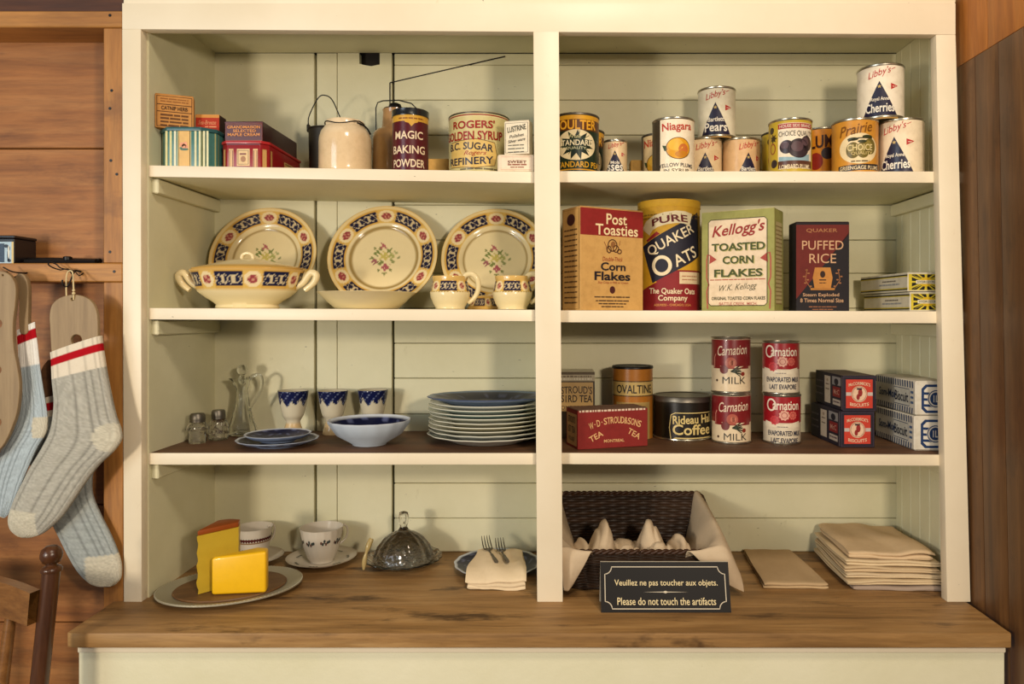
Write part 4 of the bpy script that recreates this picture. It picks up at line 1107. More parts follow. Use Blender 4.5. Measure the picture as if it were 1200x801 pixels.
lp = [(r * .95, hz * .985), (r * .97, hz + .003), (r * .9, hz + .006), (r * .66, hz + .011), (r * .4, hz + .019), (r * .2, hz + .023), (0, hz + .024)]
lid = MB().lathe(lp, 72, sy=.62, colfn=lambda t, i, rr, z: rgb(*((206, 166, 92) if i < 3 else CHC))).build('lid', 'china', rt, 50)
MB().tube(spline([(-.012, 0, hz + .02), (-.010, 0, hz + .031), (0, 0, hz + .035), (.010, 0, hz + .031), (.012, 0, hz + .02)], 5), [.004] * 21, 8, rgb(*CHC)).build('knob', 'china', lid, 50)
for sg in (-1, 1):
    hp = spline([(sg * r * .80, 0, hz * .50), (sg * r * .98, 0, hz * .66), (sg * r * 1.12, 0, hz * .92), (sg * r * 1.22, 0, hz * .86), (sg * r * 1.17, 0, hz * .66), (sg * r * 1.02, 0, hz * .48)], 6)
    MB().tube(hp, [.0055 + .002 * sin(pi * k / 30) for k in range(31)], 10, rgb(*CHC)).build('handle', 'china', rt, 50)
# shallow bowl
y = .106
s = S(y); x = (430 - PX) * s; zb = shz('2L', x); r = 56.5 * s
hz = CZ + (PY - 341) * S(y - r) - zb
tag(MB().lathe([(0, .003), (r * .58, 0), (r * .62, 0), (r * .66, .003), (r * .80, hz * .45), (r * .93, hz * .85), (r, hz), (r * .985, hz + .001), (r * .9, hz * .8), (r * .66, .009), (0, .007)], 64, rgb(*CHC)).build('shallow_bowl', 'china', None, 50, (x, y, zb + .0004)),
    'wide plain cream shallow bowl in front of the middle patterned plate', 'bowl')
# two cups with scroll handles
def scroll_cup(px, label):
    y = .085
    s = S(y); x = (px - PX) * s; zb = shz('2L', x)
    hz = CZ + (PY - 323) * S(y - .03) - zb
    rt = thing('china_cup', label, 'cup', (x, y, zb + .0004), 0, 'scroll handled china cups')
    r = 23.5 * s
    prof = [(0, .002), (r * .66, 0), (r * .74, .001), (r * .72, .004), (r * .84, hz * .18), (r * .97, hz * .38), (r, hz * .50), (r * .985, hz * .53)] + [(r * (.97 - .12 * k / 12), hz * (.54 + .32 * k / 12)) for k in range(13)] + [(r * .85, hz * .88), (r * .89, hz * .96), (r * .88, hz), (r * .84, hz), (r * .8, hz * .86), (r * .9, hz * .5), (r * .6, .006), (0, .005)]
    def cc(t, i, rr, z):
        if i == 7: return rgb(*((150, 128, 76) if sin(t * 40) > -.3 else CHC))
        if 8 <= i <= 20: return rgb(*chband(t, (i - 8) / 12, 4, -.75))
        return rgb(*((214, 178, 110) if i in (21, 22, 23) else CHC))
    MB().lathe(prof, 128, colfn=cc, rfn=lambda t, i, z: 1.0 + (.02 * sin(5 * t) if 21 <= i <= 24 else 0)).build('cup_body', 'china', rt, 50)
    hp = spline([(r * .70, -.006, hz * .66), (r * .64, -.010, hz * .84), (r * .80, -.012, hz * 1.02), (r * 1.12, -.012, hz * 1.06), (r * 1.38, -.01, hz * .9), (r * 1.42, -.006, hz * .62), (r * 1.22, -.002, hz * .36), (r * .9, 0, hz * .2)], 6)
    n = len(hp)
    MB().tube(hp, [.0042 + .0016 * sin(pi * k / (n - 1)) for k in range(n)], 10, rgb(*CHC)).build('handle', 'china', rt, 50)
scroll_cup(527.5, 'scroll handled china cup just right of the shallow cream bowl')
scroll_cup(600.5, 'scroll handled china cup beside the divider')
y = .165
s = S(y); x = (567 - PX) * s; zb = shz('2L', x); r = 20 * s
rt = thing('gravy_jug', 'small patterned china piece showing between the two scroll handled cups', 'china', (x, y, zb + .0004))
prof = [(0, .001), (r * .95, 0), (r, .002), (r * .94, .006)] + [(r * (.9 - .25 * k / 8), .007 + .019 * k / 8) for k in range(9)] + [(r * .6, .028), (r * .3, .031), (0, .032)]
MB().lathe(prof, 96, colfn=lambda t, i, rr, z: rgb(*(chband(t, (i - 4) / 8, 5, .4) if 4 <= i <= 12 else (214, 176, 104)))).build('body', 'china', rt, 50)

# ------------------------------------------------------------------ third shelf, left bay
def shaker(px, y, pt, label, rr, waist):
    s = S(y); x = (px - PX) * s; zb = shz('3L', x); r = rr * s
    h = CZ + (PY - pt) * S(y) - zb
    rt = thing('shaker', label, 'shaker', (x, y, zb + .0004), 0, 'salt and pepper shakers')
    if waist: prof = [(0, .001), (r * .66, 0), (r * .72, .003), (r * .70, h * .42), (r * .98, h * .46), (r, h * .50), (r * .9, h * .56), (r * .66, h * .68), (r * .6, h * .72)]
    else: prof = [(0, .001), (r * .8, 0), (r * .92, .004), (r, h * .22), (r * .92, h * .42), (r * .96, h * .5), (r * .8, h * .6), (r * .6, h * .7)]
    rf = lambda t, i, z: 1 + .03 * cos(8 * t)
    inner = [(p * .86, q) for p, q in prof[::-1][:-2]] + [(r * .55, .006), (0, .006)]
    MB().lathe(prof + inner, 48, rfn=rf).build('glass_body', 'pressed_glass', rt, 60)
    c = h * .7
    MB().lathe([(r * .60, c), (r * .64, c + .001), (r * .63, c + .004), (r * .645, c + .006), (r * .62, h - .004), (r * .52, h - .0005), (0, h)], 32).build('cap', 'dull_metal', rt)
shaker(231.5, .135, 484, 'glass shaker with a jutting collar and grey cap, on the outer left', 13.5, True)
shaker(256, .178, 480, 'rounder pressed glass shaker with a grey cap, nearest the glass cruet', 12.2, False)
# cruet
y = .24
s = S(y); x = (284 - PX) * s; zb = shz('3L', x)
def zc_(py): return CZ + (PY - py) * s - zb
rt = thing('cruet', 'clear glass cruet with a pouring lip, loop handle and ball stopper', 'cruet', (x, y, zb + .0004))
P_ = [(0, .002), (15, .0), (16.2, .004), (15.4, zc_(501)), (11.2, zc_(488)), (7.6, zc_(474)), (6.4, zc_(461)), (6.6, zc_(455)), (8, zc_(451)), (8.6, zc_(447)), (9.6, zc_(443))]
P_ = [(a if i in (0,) else a * s, z) for i, (a, z) in enumerate(P_)]
inn = [(max(0, a - .0022), z) for a, z in P_[:1:-1]] + [(12.5 * s, .009), (0, .008)]
def lip(t, i, z):
    if 8 <= i <= 12: return 1 + .75 * exp(-((t - 1.5 * pi) / .42) ** 2) * (1 if i in (10, 11) else .45)
    return 1 + (.035 * cos(10 * t) if 2 < i < 7 else 0)
MB().lathe(P_ + inn, 60, rfn=lip).build('glass_body', 'clear_glass', rt, 60)
hp = spline([(8.5 * s, 0, zc_(444)), (13 * s, 0, zc_(440)), (18.5 * s, 0, zc_(439)), (23 * s, 0, zc_(444)), (22 * s, 0, zc_(456)), (16 * s, 0, zc_(467)), (10.5 * s, 0, zc_(476)), (8.6 * s, 0, zc_(481))], 6)
MB().tube(hp, .0034, 8).build('handle', 'clear_glass', rt, 60)
zz = zc_(433.5)
q = 6 * s
MB().lathe([(0, zc_(452)), (3.6 * s, zc_(450)), (4.6 * s, zc_(443)), (2.4 * s, zc_(440))] + [(max(0, q * sin(a)), zz - q * cos(a)) for a in [.5 + k * (pi - .5) / 9 for k in range(10)]], 24).build('stopper', 'clear_glass', rt, 60)
# egg cups
def blueband(t, f):
    e = .42 + .16 * abs(sin(2.5 * t)) + .1 * sin(9 * t)
    if f > e + .1 or (f > e and sin(31 * t) * sin(50 * f) > -.2):
        return (124, 132, 160) if sin(14 * t + 9 * f) * sin(22 * f + 3 * t) > .72 else (30, 36, 78)
    return (206, 196, 172)
def eggcup(px, y, pt, rr, label):
    s = S(y); x = (px - PX) * s; zb = shz('3L', x); r = rr * s
    h = CZ + (PY - pt) * S(y - r * .9) - zb
    rt = thing('egg_cup', label, 'egg cup', (x, y, zb + .0004), 0, 'blue and white egg cups')
    prof = [(0, .006), (r * .58, .001), (r * .66, 0), (r * .68, .003), (r * .60, h * .14), (r * .48, h * .26), (r * .46, h * .32), (r * .56, h * .38)] + [(r * (.60 + .40 * (k / 22) ** .62), h * (.40 + .59 * k / 22)) for k in range(23)] + [(r * .985, h), (r * .95, h * .99), (r * .8, h * .62), (r * .4, h * .44), (0, h * .42)]
    def cc(t, i, rr_, z):
        if 8 <= i <= 30: return rgb(*blueband(t, max(0, (z / h - .55) / .45) * 1.0 + .12))
        return rgb(*((30, 36, 78) if i == 31 else (206, 196, 172) if i > 5 else (202, 176, 134)))
    MB().lathe(prof, 96, colfn=cc).build('cup_body', 'china', rt, 50)
eggcup(343.5, .232, 459, 17.3, 'blue and white egg cup behind the stacked blue dishes')
eggcup(390, .252, 459, 17.3, 'blue and white egg cup between the dishes and the blue bowl')
eggcup(437, .252, 458, 17.3, 'blue and white egg cup behind the blue bowl')
def bluecol(seed):
    seed = seed * 1.0
    def f(t, rn): 
        v = sin(7 * t + seed) * sin(21 * rn + 2 * sin(5 * t)) + .5 * sin(17 * t) * sin(40 * rn)
        return (92, 98, 130) if v > .75 else (26, 30, 62)
    return f
def bluedish(name, label, px, y, r, zb, h, foot, group=None, cat='dish', outer=(128, 140, 164)):
    x = (px - PX) * S(y)
    bc = bluecol(px)
    prof = [(0, h * .10 + .004)] + [(r * q, h * .10 + .004 + (h * .9 - .004) * max(0, (q - .5) / .48) ** 1.4) for q in [k / 24 for k in range(3, 24)]] + [(r * .985, h), (r, h * 1.0), (r * .995, h * .9), (r * .8, h * .42), (foot, .003), (foot * .96, 0), (0, .001)]
    n = 24
    return tag(MB().lathe(prof, 72, colfn=lambda t, i, rr, z: rgb(*(bc(t, rr / r) if i < 21 else (196, 200, 206) if i in (21, 22, 23) else outer)), rfn=lambda t, i, z: 1 + (.012 * cos(16 * t) if 18 < i < 25 else 0)).build(name, 'china_blue', None, 50, (x, y, zb + .0004)), label, cat, group)
zb = shz('3L', -.57)
bluedish('blue_dish', 'larger lower dark blue dish of the two stacked in front of the egg cups', 325.5, .107, .0815, zb, .015, .045)
bluedish('blue_dish', 'smaller upper dark blue dish of the two stacked in front of the egg cups', 326, .112, .066, zb + .0085, .0165, .036)
bluedish('blue_bowl', 'white and blue bowl with a dark flower pattern inside', 433, .122, .0845, shz('3L', -.39), .052, .036, cat='bowl', outer=(186, 194, 202))
# pile of plates
zb = shz('3L', -.14)
PLC = [(206, 206, 196), (206, 208, 198), (214, 210, 186), (214, 208, 178), (212, 208, 180), (206, 208, 196), (150, 176, 168), (204, 208, 196), (206, 208, 200), (146, 162, 182)]
names_ = ['lowest plate of the tall pile', 'second plate from the bottom of the tall pile', 'third plate from the bottom of the tall pile', 'fourth plate from the bottom of the tall pile', 'fifth plate from the bottom of the tall pile',
          'plate just under the greenish one in the tall pile', 'greenish plate in the tall pile', 'second plate from the top of the tall pile, above the greenish one', 'plate just under the blue top plate of the tall pile', 'scalloped blue plate on top of the tall pile']
zz = zb
rd = random.Random(5)
for i, c in enumerate(PLC):
    y = .166 + rd.uniform(-.002, .002)
    x = (571.5 - PX) * S(.166) + rd.uniform(-.002, .002)
    r = .1265 + (.002 if i in (0, 9) else rd.uniform(-.0035, .0008))
    top = i == 9
    bc = bluecol(3)
    sc_ = i in (0, 1, 9, 4)
    prof = [(0, .004), (r * .55, .004), (r * .62, .006), (r * .72, .0115), (r * .9, .0165), (r * .985, .0195), (r, .0205), (r * 1.003, .0195), (r * .99, .0178), (r * .9, .0145), (r * .7, .007), (r * .6, .001), (r * .56, 0), (0, .001)]
    def cc(t, k, rr, z):
        if top and k < 5: return rgb(*bc(t, rr / r))
        if k in (6, 7): return rgb(222, 218, 200) if not top else rgb(70, 84, 124)
        if i in (0, 1, 3) and k == 5: return rgb(60, 60, 84)
        return rgb(*c)
    pass
    po_ = MB().lathe(prof, 96, colfn=cc, rfn=lambda t, k, z: 1 + (.012 * cos(14 * t) if sc_ and 3 < k < 10 else 0)).build('plate', 'china_blue' if top else 'china', None, 50, (x, y, zz + .0004))
    if top: po_.rotation_euler = (R(-1.3), 0, 0); po_.location.z += .0016
    tag(po_, names_[i], 'plate', 'plates piled up beside the divider')
    zz += .00845

# ------------------------------------------------------------------ on the worktop, left bay
# platter with cheese
px_, py_ = -.652, .058
rt = thing('cheese_platter', 'oval pewter rimmed platter with a wooden centre board, on the left end of the worktop', 'platter', (px_, py_, CT + .0004), R(20))
a_, b_ = .137, .106
MB().lathe([(0, .001), (.62, 0), (.66, .001), (.97, .0085), (.985, .0085), (1.0, .010), (1.0, .0125), (.985, .013), (.97, .0115), (.78, .0075), (.76, .006), (0, .006)], 96, sx=a_, sy=b_).build('rim', 'pewter', rt)
bd = MB()
for k in range(110):
    t = 2 * pi * k / 110
    bd.lathe([(0, .0012), (.0013, .0006), (.0016, 0)], 6, o=(a_ * .992 * sin(t), -b_ * .992 * cos(t), .0126))
bd.build('beaded_edge', 'pewter', rt)
MB().lathe([(0, .0065), (.765, .0065), (.775, .009), (.76, .011), (0, .0115)], 72, sx=a_, sy=b_).build('board', 'board_wood', rt)
zb = CT + .0124
def wedge(pts, h, name, label, colf, tilt, parts):
    root = thing(name, label, 'cheese', (sum(p[0] for p in pts) / len(pts), sum(p[1] for p in pts) / len(pts), zb))
    return root
def px2(px, yy): return ((px - PX) * S(yy), yy)
# tall wedge
ydt = .0
T0, T1, T2, T3 = (-.678, -.012), (-.607, .055), (-.620, .078), (-.672, .088)
cxy = Vector((-.672, .055))
rt = thing('cheese_wedge', 'tall pale yellow cheese wedge with an orange-brown rind on top', 'cheese', (cxy.x, cxy.y, zb))
ang = [Vector(p) - cxy for p in ((-.6935, .004), (-.6925, .0105), (-.688, .082), (-.668, .092), (-.646, .088), (-.640, .066))]
h = CZ + (PY - 614) * S(.05) - zb
m = MB()
nz = 14
rd = random.Random(2)
rings = []
for k in range(nz + 1):
    for (p, q) in [(v, i) for i, v in enumerate(ang)]:
        jag = (.0022 * sin(k * 1.7) + .0015 * rd.uniform(-1, 1)) if q in (0, 1) else .0004 * rd.uniform(-1, 1)
        dr = (cxy - (cxy + p)).normalized()
        rings.append((p.x + dr.x * jag, p.y + dr.y * jag, (h - .010) * k / nz))
n = len(ang)
fs = [(k * n + i, k * n + (i + 1) % n, (k + 1) * n + (i + 1) % n, (k + 1) * n + i) for k in range(nz) for i in range(n)]
fs += [tuple(range(n))[::-1], tuple(nz * n + i for i in range(n))]
fs = [f[::-1] for f in fs]
m.add(rings, fs, rgb(208, 178, 60)).build('body', 'cheese', rt, 40)
m = MB().prism([(p.x * 1.0, p.y * 1.0) for p in ang][::-1], h - .0098, h, rgb(160, 84, 30), .002)
m.build('rind', 'cheese', rt, 40)
# front block
def C_(px, yy): return ((px - PX) * S(yy), yy)
q0, q1, q2, q3 = C_(247, .0), C_(312, .013), C_(315.0, .042), C_(302, .046)
cx, cy = (q0[0] + q1[0]) / 2, .025
rt = thing('cheese_block', 'bright yellow rounded cheese wedge lying in front of the tall wedge', 'cheese', (cx, cy, zb))
b2 = bmesh.new()
H0, H1 = CZ + (PY - 653.5) * S(.0) - zb, CZ + (PY - 646) * S(.013) - zb
base = [q0, q1, q2, q3, C_(252, .010)]
hs = [H0, H1, H1 * .99, H1, H0]
lo = [b2.verts.new((p[0] - cx, p[1] - cy, 0)) for p in base]
hi = [b2.verts.new((p[0] - cx, p[1] - cy, hh)) for p, hh in zip(base, hs)]
b2.faces.new(lo[::-1]); b2.faces.new(hi)
for i in range(5): b2.faces.new((lo[i], lo[(i + 1) % 5], hi[(i + 1) % 5], hi[i]))
bmesh.ops.recalc_face_normals(b2, faces=b2.faces[:])
bmesh.ops.bevel(b2, geom=b2.edges[:], offset=.005, segments=3, profile=.5, affect='EDGES')
MB().bm(b2, rgb(238, 190, 26)).build('body', 'cheese', rt, 60)
# tea cups on saucers
def teacup(px, y, rr, pt, label, slabel, band, srr, hand=0.6):
    s = S(y); x = (px - PX) * s
    r = rr * s; sr = srr * s
    wc = (206, 196, 180)
    prof = [(0, .005), (sr * .34, .005), (sr * .40, .0045), (sr * .6, .007), (sr * .85, .0125), (sr * .985, .0165), (sr, .0168), (sr * .99, .0155), (sr * .6, .004), (sr * .5, 0), (sr * .46, 0), (0, .001)]
    def sc_(t, i, q, z):
        return rgb(*wc) if i not in (5, 6, 7) else rgb(188, 176, 158)
    sm = MB().lathe(prof, 64, colfn=sc_)
    if band == 'leaf':
        A = Art()
        for k in range(7):
            t = k * .9
            for d_ in (-.12, 0, .12): A.ell(sr * .74 * sin(t + d_), sr * .74 * cos(t + d_), .0035, .0022, (84, 92, 84), 1, 8, t)
        A.emit(sm, lambda u, v, e: (u, -v, .0106 + e * 3))
    so = sm.build('saucer', 'china', None, 50, (x, y, CT + .0004))
    tag(so, slabel, 'saucer', 'tea cup saucers')
    zb = CT + .0004 + .0052
    h = CZ + (PY - pt) * S(y + r * .3) - zb
    root = thing('tea_cup', label, 'tea cup', (x, y, zb), hand, 'tea cups')
    prof = [(0, .003), (r * .5, 0), (r * .56, .001), (r * .55, .004), (r * .68, h * .16), (r * .82, h * .42), (r * .92, h * .70), (r * .985, h * .95), (r, h), (r * .975, h), (r * .89, h * .7), (r * .75, h * .36), (r * .5, .008), (0, .006)]
    cm = MB().lathe(prof, 80, rgb(*wc), rfn=lambda t, i, z: 1 + (.014 * cos(18 * t + z * 60) if 3 < i < 8 and band == 'leaf' else 0))
    A = Art()
    Rp = 100.0
    def fn(u, v, e):
        t = u / Rp - hand
        f = 1 - v
        rr_ = r * (.68 + (.985 - .68) * ((f - .16) / .79 if f > .16 else 0) ** .8) + .0012 + e
        return (rr_ * sin(t), -rr_ * cos(t), h * f)
    if band == 'leaf':
        for u0, v0 in ((-50, .36), (28, .33), (100, .36), (-120, .36)):
            for k in range(6): A.ell(u0 + k * 8, v0 + .05 * sin(k * 2.4), 5.5, .05, (70, 76, 74) if k % 3 else (120, 90, 80), 1, 8)
            A.stroke([(u0 - 4, v0 + .02), (u0 + 40, v0)], .02, (80, 84, 74), 1)
    else:
        A.rect(-300, .26, 300, .32, (84, 50, 46)); A.rect(-300, .36, 300, .40, (150, 120, 90))
        for k in range(40): A.ell(-300 + k * 15, .30, 5, .06, (96, 44, 44), 1.5, 8)
        for k in range(8): A.ell(-120 + k * 30, .62, 5, .06, (150, 110, 96), 1.5, 8)
    A.emit(cm, fn, 14)
    cm.build('cup_body', 'china', root, 50)
    hp = spline([(r * .86, 0, h * .88), (r * 1.1, 0, h * .95), (r * 1.26, 0, h * .8), (r * 1.18, 0, h * .56), (r * .9, 0, h * .42), (r * .78, 0, h * .36)], 5)
    MB().tube(hp, .0024, 8, rgb(*wc)).build('handle', 'china', root, 50)
teacup(377, .222, 24.5, 614.5, 'white fluted tea cup with grey leaf sprigs', 'saucer with leaf sprigs under the white fluted tea cup', 'leaf', 40)
teacup(297, .226, 21.5, 614.5, 'tea cup with a red-brown border behind the cheese', 'saucer half hidden behind the cheese', 'red', 34, .9)
# glass butter dish
y = .216
s = S(y); x = (473 - PX) * s
rt = thing('butter_dish', 'cut glass butter dish with a domed knobbed cover', 'butter dish', (x, y, CT + .0004))
r = 44.5 * s
fl = lambda t, i, z: 1 + .02 * cos(20 * t)
MB().lathe([(0, .002), (r * .55, 0), (r * .6, .001), (r * .85, .008), (r, .016), (r * .995, .018), (r * .85, .012), (r * .6, .006), (0, .006)], 80, rfn=fl).build('dish', 'pressed_glass', rt, 60)
h = CZ + (PY - 598.5) * s - CT
rd_ = r * .77
zk = h * .63
dome = [(rd_, .0125), (rd_ * 1.02, .016), (rd_ * .97, .022), (rd_ * .86, zk * .56), (rd_ * .66, zk * .78), (rd_ * .40, zk * .93), (.014, zk), (.0098, zk + .005), (.0075, zk + .010), (.0098, zk + .018), (.0112, h - .012), (.009, h - .003), (0, h)]
inn = [(0, zk - .003), (rd_ * .36, zk * .88), (rd_ * .62, zk * .73), (rd_ * .8, zk * .52), (rd_ * .92, .021), (rd_ * .95, .0125)]
MB().lathe(dome + inn + [(rd_, .0125)], 96, rfn=lambda t, i, z: 1 + (.035 * cos(14 * t) if 1 < i < 6 else 0)).build('cover', 'pressed_glass', rt, 60)
# butter knife handle leaning at the dish
kp = [Wd(427.5, 654.5, .17), Wd(430, 645, .172), Wd(432.5, 637.5, .176), Wd(435.5, 630.5, .18)]
kb = Wd(426.2, 657, .17); kb.z = CT + .004
rt = thing('butter_knife', 'small cream handled butter knife leaning on the left edge of the glass butter dish', 'knife', (kb.x, kb.y, CT + .0002))
mm = MB().tube(spline([kb] + kp, 4), [.0028, .0038, .0052, .0056, .0052, .0044, .0036, .0034, .0040, .0052, .006, .0062, .0062, .006, .0058, .0054, .004], 10, rgb(176, 156, 108))
o = mm.build('handle', 'china', rt, 50); o.matrix_parent_inverse = rt.matrix_basis.inverted()
# blue plate, folded napkin, forks
y = .186
x = (585 - PX) * S(y)
bluedish('blue_plate', 'blue and white plate under the folded napkin and forks, beside the divider', 583, y, .094, CT, .0155, .052, cat='plate', outer=(170, 176, 186))
def folded(name, label, cat, c4, z, t, layers, col, grp=None, drape=0.0, seed=1, wob=.002, rootz=None, nu=22, nv=18, sag=None):
    """a folded cloth: c4 = plan corners front-left, front-right, back-right, back-left; fold side at the front"""
    rd = random.Random(seed)
    cx_ = sum(p[0] for p in c4) / 4; cy_ = sum(p[1] for p in c4) / 4
    m = MB()
    ph = [rd.uniform(0, 6) for _ in range(6)]
    lt = t / layers
    for L_ in range(layers):
        ins = rd.uniform(0, .004)
        jit = [Vector((rd.uniform(-1, 1), rd.uniform(-1, 1))) * wob * 1.2 for _ in range(4)]
        def fn(u, v, L_=L_, ins=ins, jit=jit):
            # v runs round the layer: top back -> top front -> rounded fold -> bottom front -> bottom back
            k = v
            if k < .42: f, up = 1 - k / .42, .5
            elif k < .58:
                a = (k - .42) / .16 * pi
                f, up = -.012 * sin(a), .5 * cos(a)
            else: f, up = (k - .58) / .42, -.5
            ff = max(-.02, min(1, f)) + (ins * 4 if f < .1 else 0)
            p0 = (Vector(c4[0]) + jit[0]).lerp(Vector(c4[3]) + jit[3], ff); p1 = (Vector(c4[1]) + jit[1]).lerp(Vector(c4[2]) + jit[2], ff)
            bow = wob * .9 * sin(ff * 7 + ph[4] + L_)
            p0.x += bow; p1.x += wob * .9 * sin(ff * 6 + ph[5] + L_ * 2)
            p = p0.lerp(p1, u)
            wv = wob * (sin(u * 5 + ph[0] + L_) * cos(ff * 4 + ph[1]) + .5 * sin(u * 11 + ph[2] + ff * 3)) * (1 + .3 * L_) * (1.0 if up > -.4 or L_ else 0)
            zz_ = lt * (L_ + .5 + up * .94) + max(-lt * .35, wv) * (1 if (L_ or up > -.4) else 0)
            edge = min(1, min(u, 1 - u) / .03)
            zz_ = lt * (L_ + .5) + (zz_ - lt * (L_ + .5)) * (.55 + .45 * edge)
            if sag: zz_ += sag(p.x, p.y, zz_)
            return (p.x - cx_, p.y - cy_, max(.0003, zz_) if not sag else zz_)
        m.grid(fn, nu, 30, rgb(*[int(c * (1 - .03 * (L_ % 2))) for c in col]))
        # closed ends
        n = len(m.v) - 31 * (nu + 1)
        for e in (0, nu):
            ring = [n + j * (nu + 1) + e for j in range(31)]
            m.f.append(tuple(ring if e else ring[::-1]))
        m.f.append(tuple([n + i for i in range(nu + 1)] + [n + 30 * (nu + 1) + i for i in range(nu, -1, -1)]))
    o = m.build(name, 'cloth', None, 50, (cx_, cy_, z))
    return tag(o, label, cat, grp)
NC = (224, 204, 172)
zpl = CT + .017
def sg_(xx, yy, zz_):
    f = max(0, (.098 - yy))
    return -min(.0155, f * f * 9.0)
folded('napkin', 'folded cream napkin draped over the blue plate, under two forks', 'napkin', [(-.179, .055), (-.0585, .055), (-.069, .205), (-.168, .205)], zpl, .020, 3, NC, seed=4, wob=.0026, sag=sg_)
def fork(p0, p1, label):
    d = (Vector(p1) - Vector(p0)); Lf = d.length
    rt = thing('fork', label, 'fork', p0, atan2(d.y, d.x) - pi / 2, 'table forks on the napkin')
    # lies along local +y, tines at far end
    MB().tube(spline([(0, 0, .003), (0, Lf * .3, .0028), (0, Lf * .56, .004), (0, Lf * .64, .006)], 5), [.0042] * 4 + [.0036] * 4 + [.0022] * 7 + [.003], 8).build('handle', 'dull_metal', rt)
    bl = MB()
    bl.prism([(-.003, Lf * .63), (.003, Lf * .63), (.0095, Lf * .70), (.0105, Lf * .75), (-.0105, Lf * .75), (-.0095, Lf * .70)], .0052, .0072, bev=.0005)
    bl.build('neck', 'dull_metal', rt)
    for k in range(4):
        xx = -.009 + k * .006
        MB().tube([(xx, Lf * .745, .0062), (xx, Lf * .86, .0115), (xx * .97, Lf * .95, .019), (xx * .95, Lf, .0265)], [.0014, .0014, .0012, .0006], 6).build('tine', 'dull_metal', rt)
zt = zpl + .0215
fork((-.121, .108, zt), (-.154, .212, zt), 'left fork of the pair on the folded napkin')
fork((-.098, .110, zt), (-.122, .196, zt), 'right fork of the pair on the folded napkin')

# ------------------------------------------------------------------ wicker basket with a cloth, sign
bk0 = thing('bread_basket', 'dark brown wicker basket with a high back, lined with cream cloth', 'basket', (.172, .16, CT + .0004))
bz0 = CT + .0004
def hr(yy): return .082 + (.140 - .082) * min(1, max(0, (yy - .045) / .23))
def rrect(t, x0, x1, y0, y1, rc):
    """point on a rounded rectangle, t in 0..1, starting at the front middle, counter-clockwise"""
    segs = [((x0 + x1) / 2, y0, x1 - rc, y0), ('c', x1 - rc, y0 + rc, -pi / 2), (x1, y0 + rc, x1, y1 - rc), ('c', x1 - rc, y1 - rc, 0), (x1 - rc, y1, x0 + rc, y1), ('c', x0 + rc, y1 - rc, pi / 2), (x0, y1 - rc, x0, y0 + rc), ('c', x0 + rc, y0 + rc, pi), (x0 + rc, y0, (x0 + x1) / 2, y0)]
    ls = [(pi / 2 * rc if g[0] == 'c' else sqrt((g[2] - g[0]) ** 2 + (g[3] - g[1]) ** 2)) for g in segs]
    d = (t % 1.0) * sum(ls)
    for g, l in zip(segs, ls):
        if d <= l:
            f = d / l if l else 0
            if g[0] == 'c':
                a = g[3] + f * pi / 2
                return Vector((g[1] + rc * cos(a), g[2] + rc * sin(a), 0))
            return Vector((g[0] + (g[2] - g[0]) * f, g[1] + (g[3] - g[1]) * f, 0))
        d -= l
    return Vector((segs[0][0], segs[0][1], 0))
def bwall(t, f):
    lo = rrect(t, .028, .305, .062, .250, .02); hi = rrect(t, .006, .337, .040, .282, .022)
    p = lo.lerp(hi, f)
    p.z = bz0 + .003 + (hr(hi.y) - .003) * f
    return p
NS, NR = 46, 25
def weave(side):
    def fn(u, v):
        p = bwall(u, v)
        q = bwall(u + .0008, v) - bwall(u - .0008, v)
        nrm = Vector((q.y, -q.x, 0)).normalized()
        row = v * NR
        k = int(min(NR - 1, row))
        within = abs(sin(pi * (row - k)))
        wv = sin(u * NS * pi + pi * k)
        return p + nrm * (side * .0016 + .0016 * wv * within + side * .0022 * within)
    return fn
def wc_(u, v):
    row = v * NR; k = int(min(NR - 1, row)); w_ = abs(sin(pi * (row - k)))
    rr = random.Random(k * 7 + int(u * 9))
    c = .72 + .4 * rr.random()
    return rgb(int(56 * c + 14), int(40 * c + 10), int(26 * c + 8))
m = MB()
for sd in (1, -1): m.grid(weave(sd), 400, NR * 5, colfn=wc_, closed=True)
wpart(m, 'woven_wall', 'wicker', bk0, 60)
m = MB()
for ph in (0, pi):
    pts = []
    for k in range(300):
        u = k / 300
        p = bwall(u, 1.0); q = bwall(u + .001, 1) - bwall(u - .001, 1); nrm = Vector((q.y, -q.x, 0)).normalized()
        a = u * 2 * pi * 40 + ph
        pts.append(p + nrm * .0028 * cos(a) + Vector((0, 0, .0028 * sin(a) + .0015)))
    m.tube(pts, .0034, 7, rgb(72, 46, 26), closed=True)
wpart(m, 'braided_rim', 'wicker', bk0, 60)
m = MB().prism([(rrect(k / 60, .03, .303, .064, .248, .02).x, rrect(k / 60, .03, .303, .064, .248, .02).y) for k in range(60)], bz0, bz0 + .004, rgb(54, 34, 20))
wpart(m, 'base', 'wicker', bk0)
# liner cloth: control grid laid into the basket, spilling over both front corners
LC = (204, 184, 156)
def patch(rows, nu, nv):
    R_ = [spline(r_, 8) for r_ in rows]
    n = len(R_[0])
    cols = [spline([r_[i] for r_ in R_], 8) for i in range(n)]
    def fn(u, v):
        a = u * (n - 1); i = min(n - 2, int(a)); 
        b_ = v * (len(cols[0]) - 1); j = min(len(cols[0]) - 2, int(b_))
        p = cols[i][j].lerp(cols[i + 1][j], a - i); q = cols[i][j + 1].lerp(cols[i + 1][j + 1], a - i)
        return p.lerp(q, b_ - j)
    return fn
lin_ = MB()
V = lambda x, y, z: Vector((x, y, CT + z))
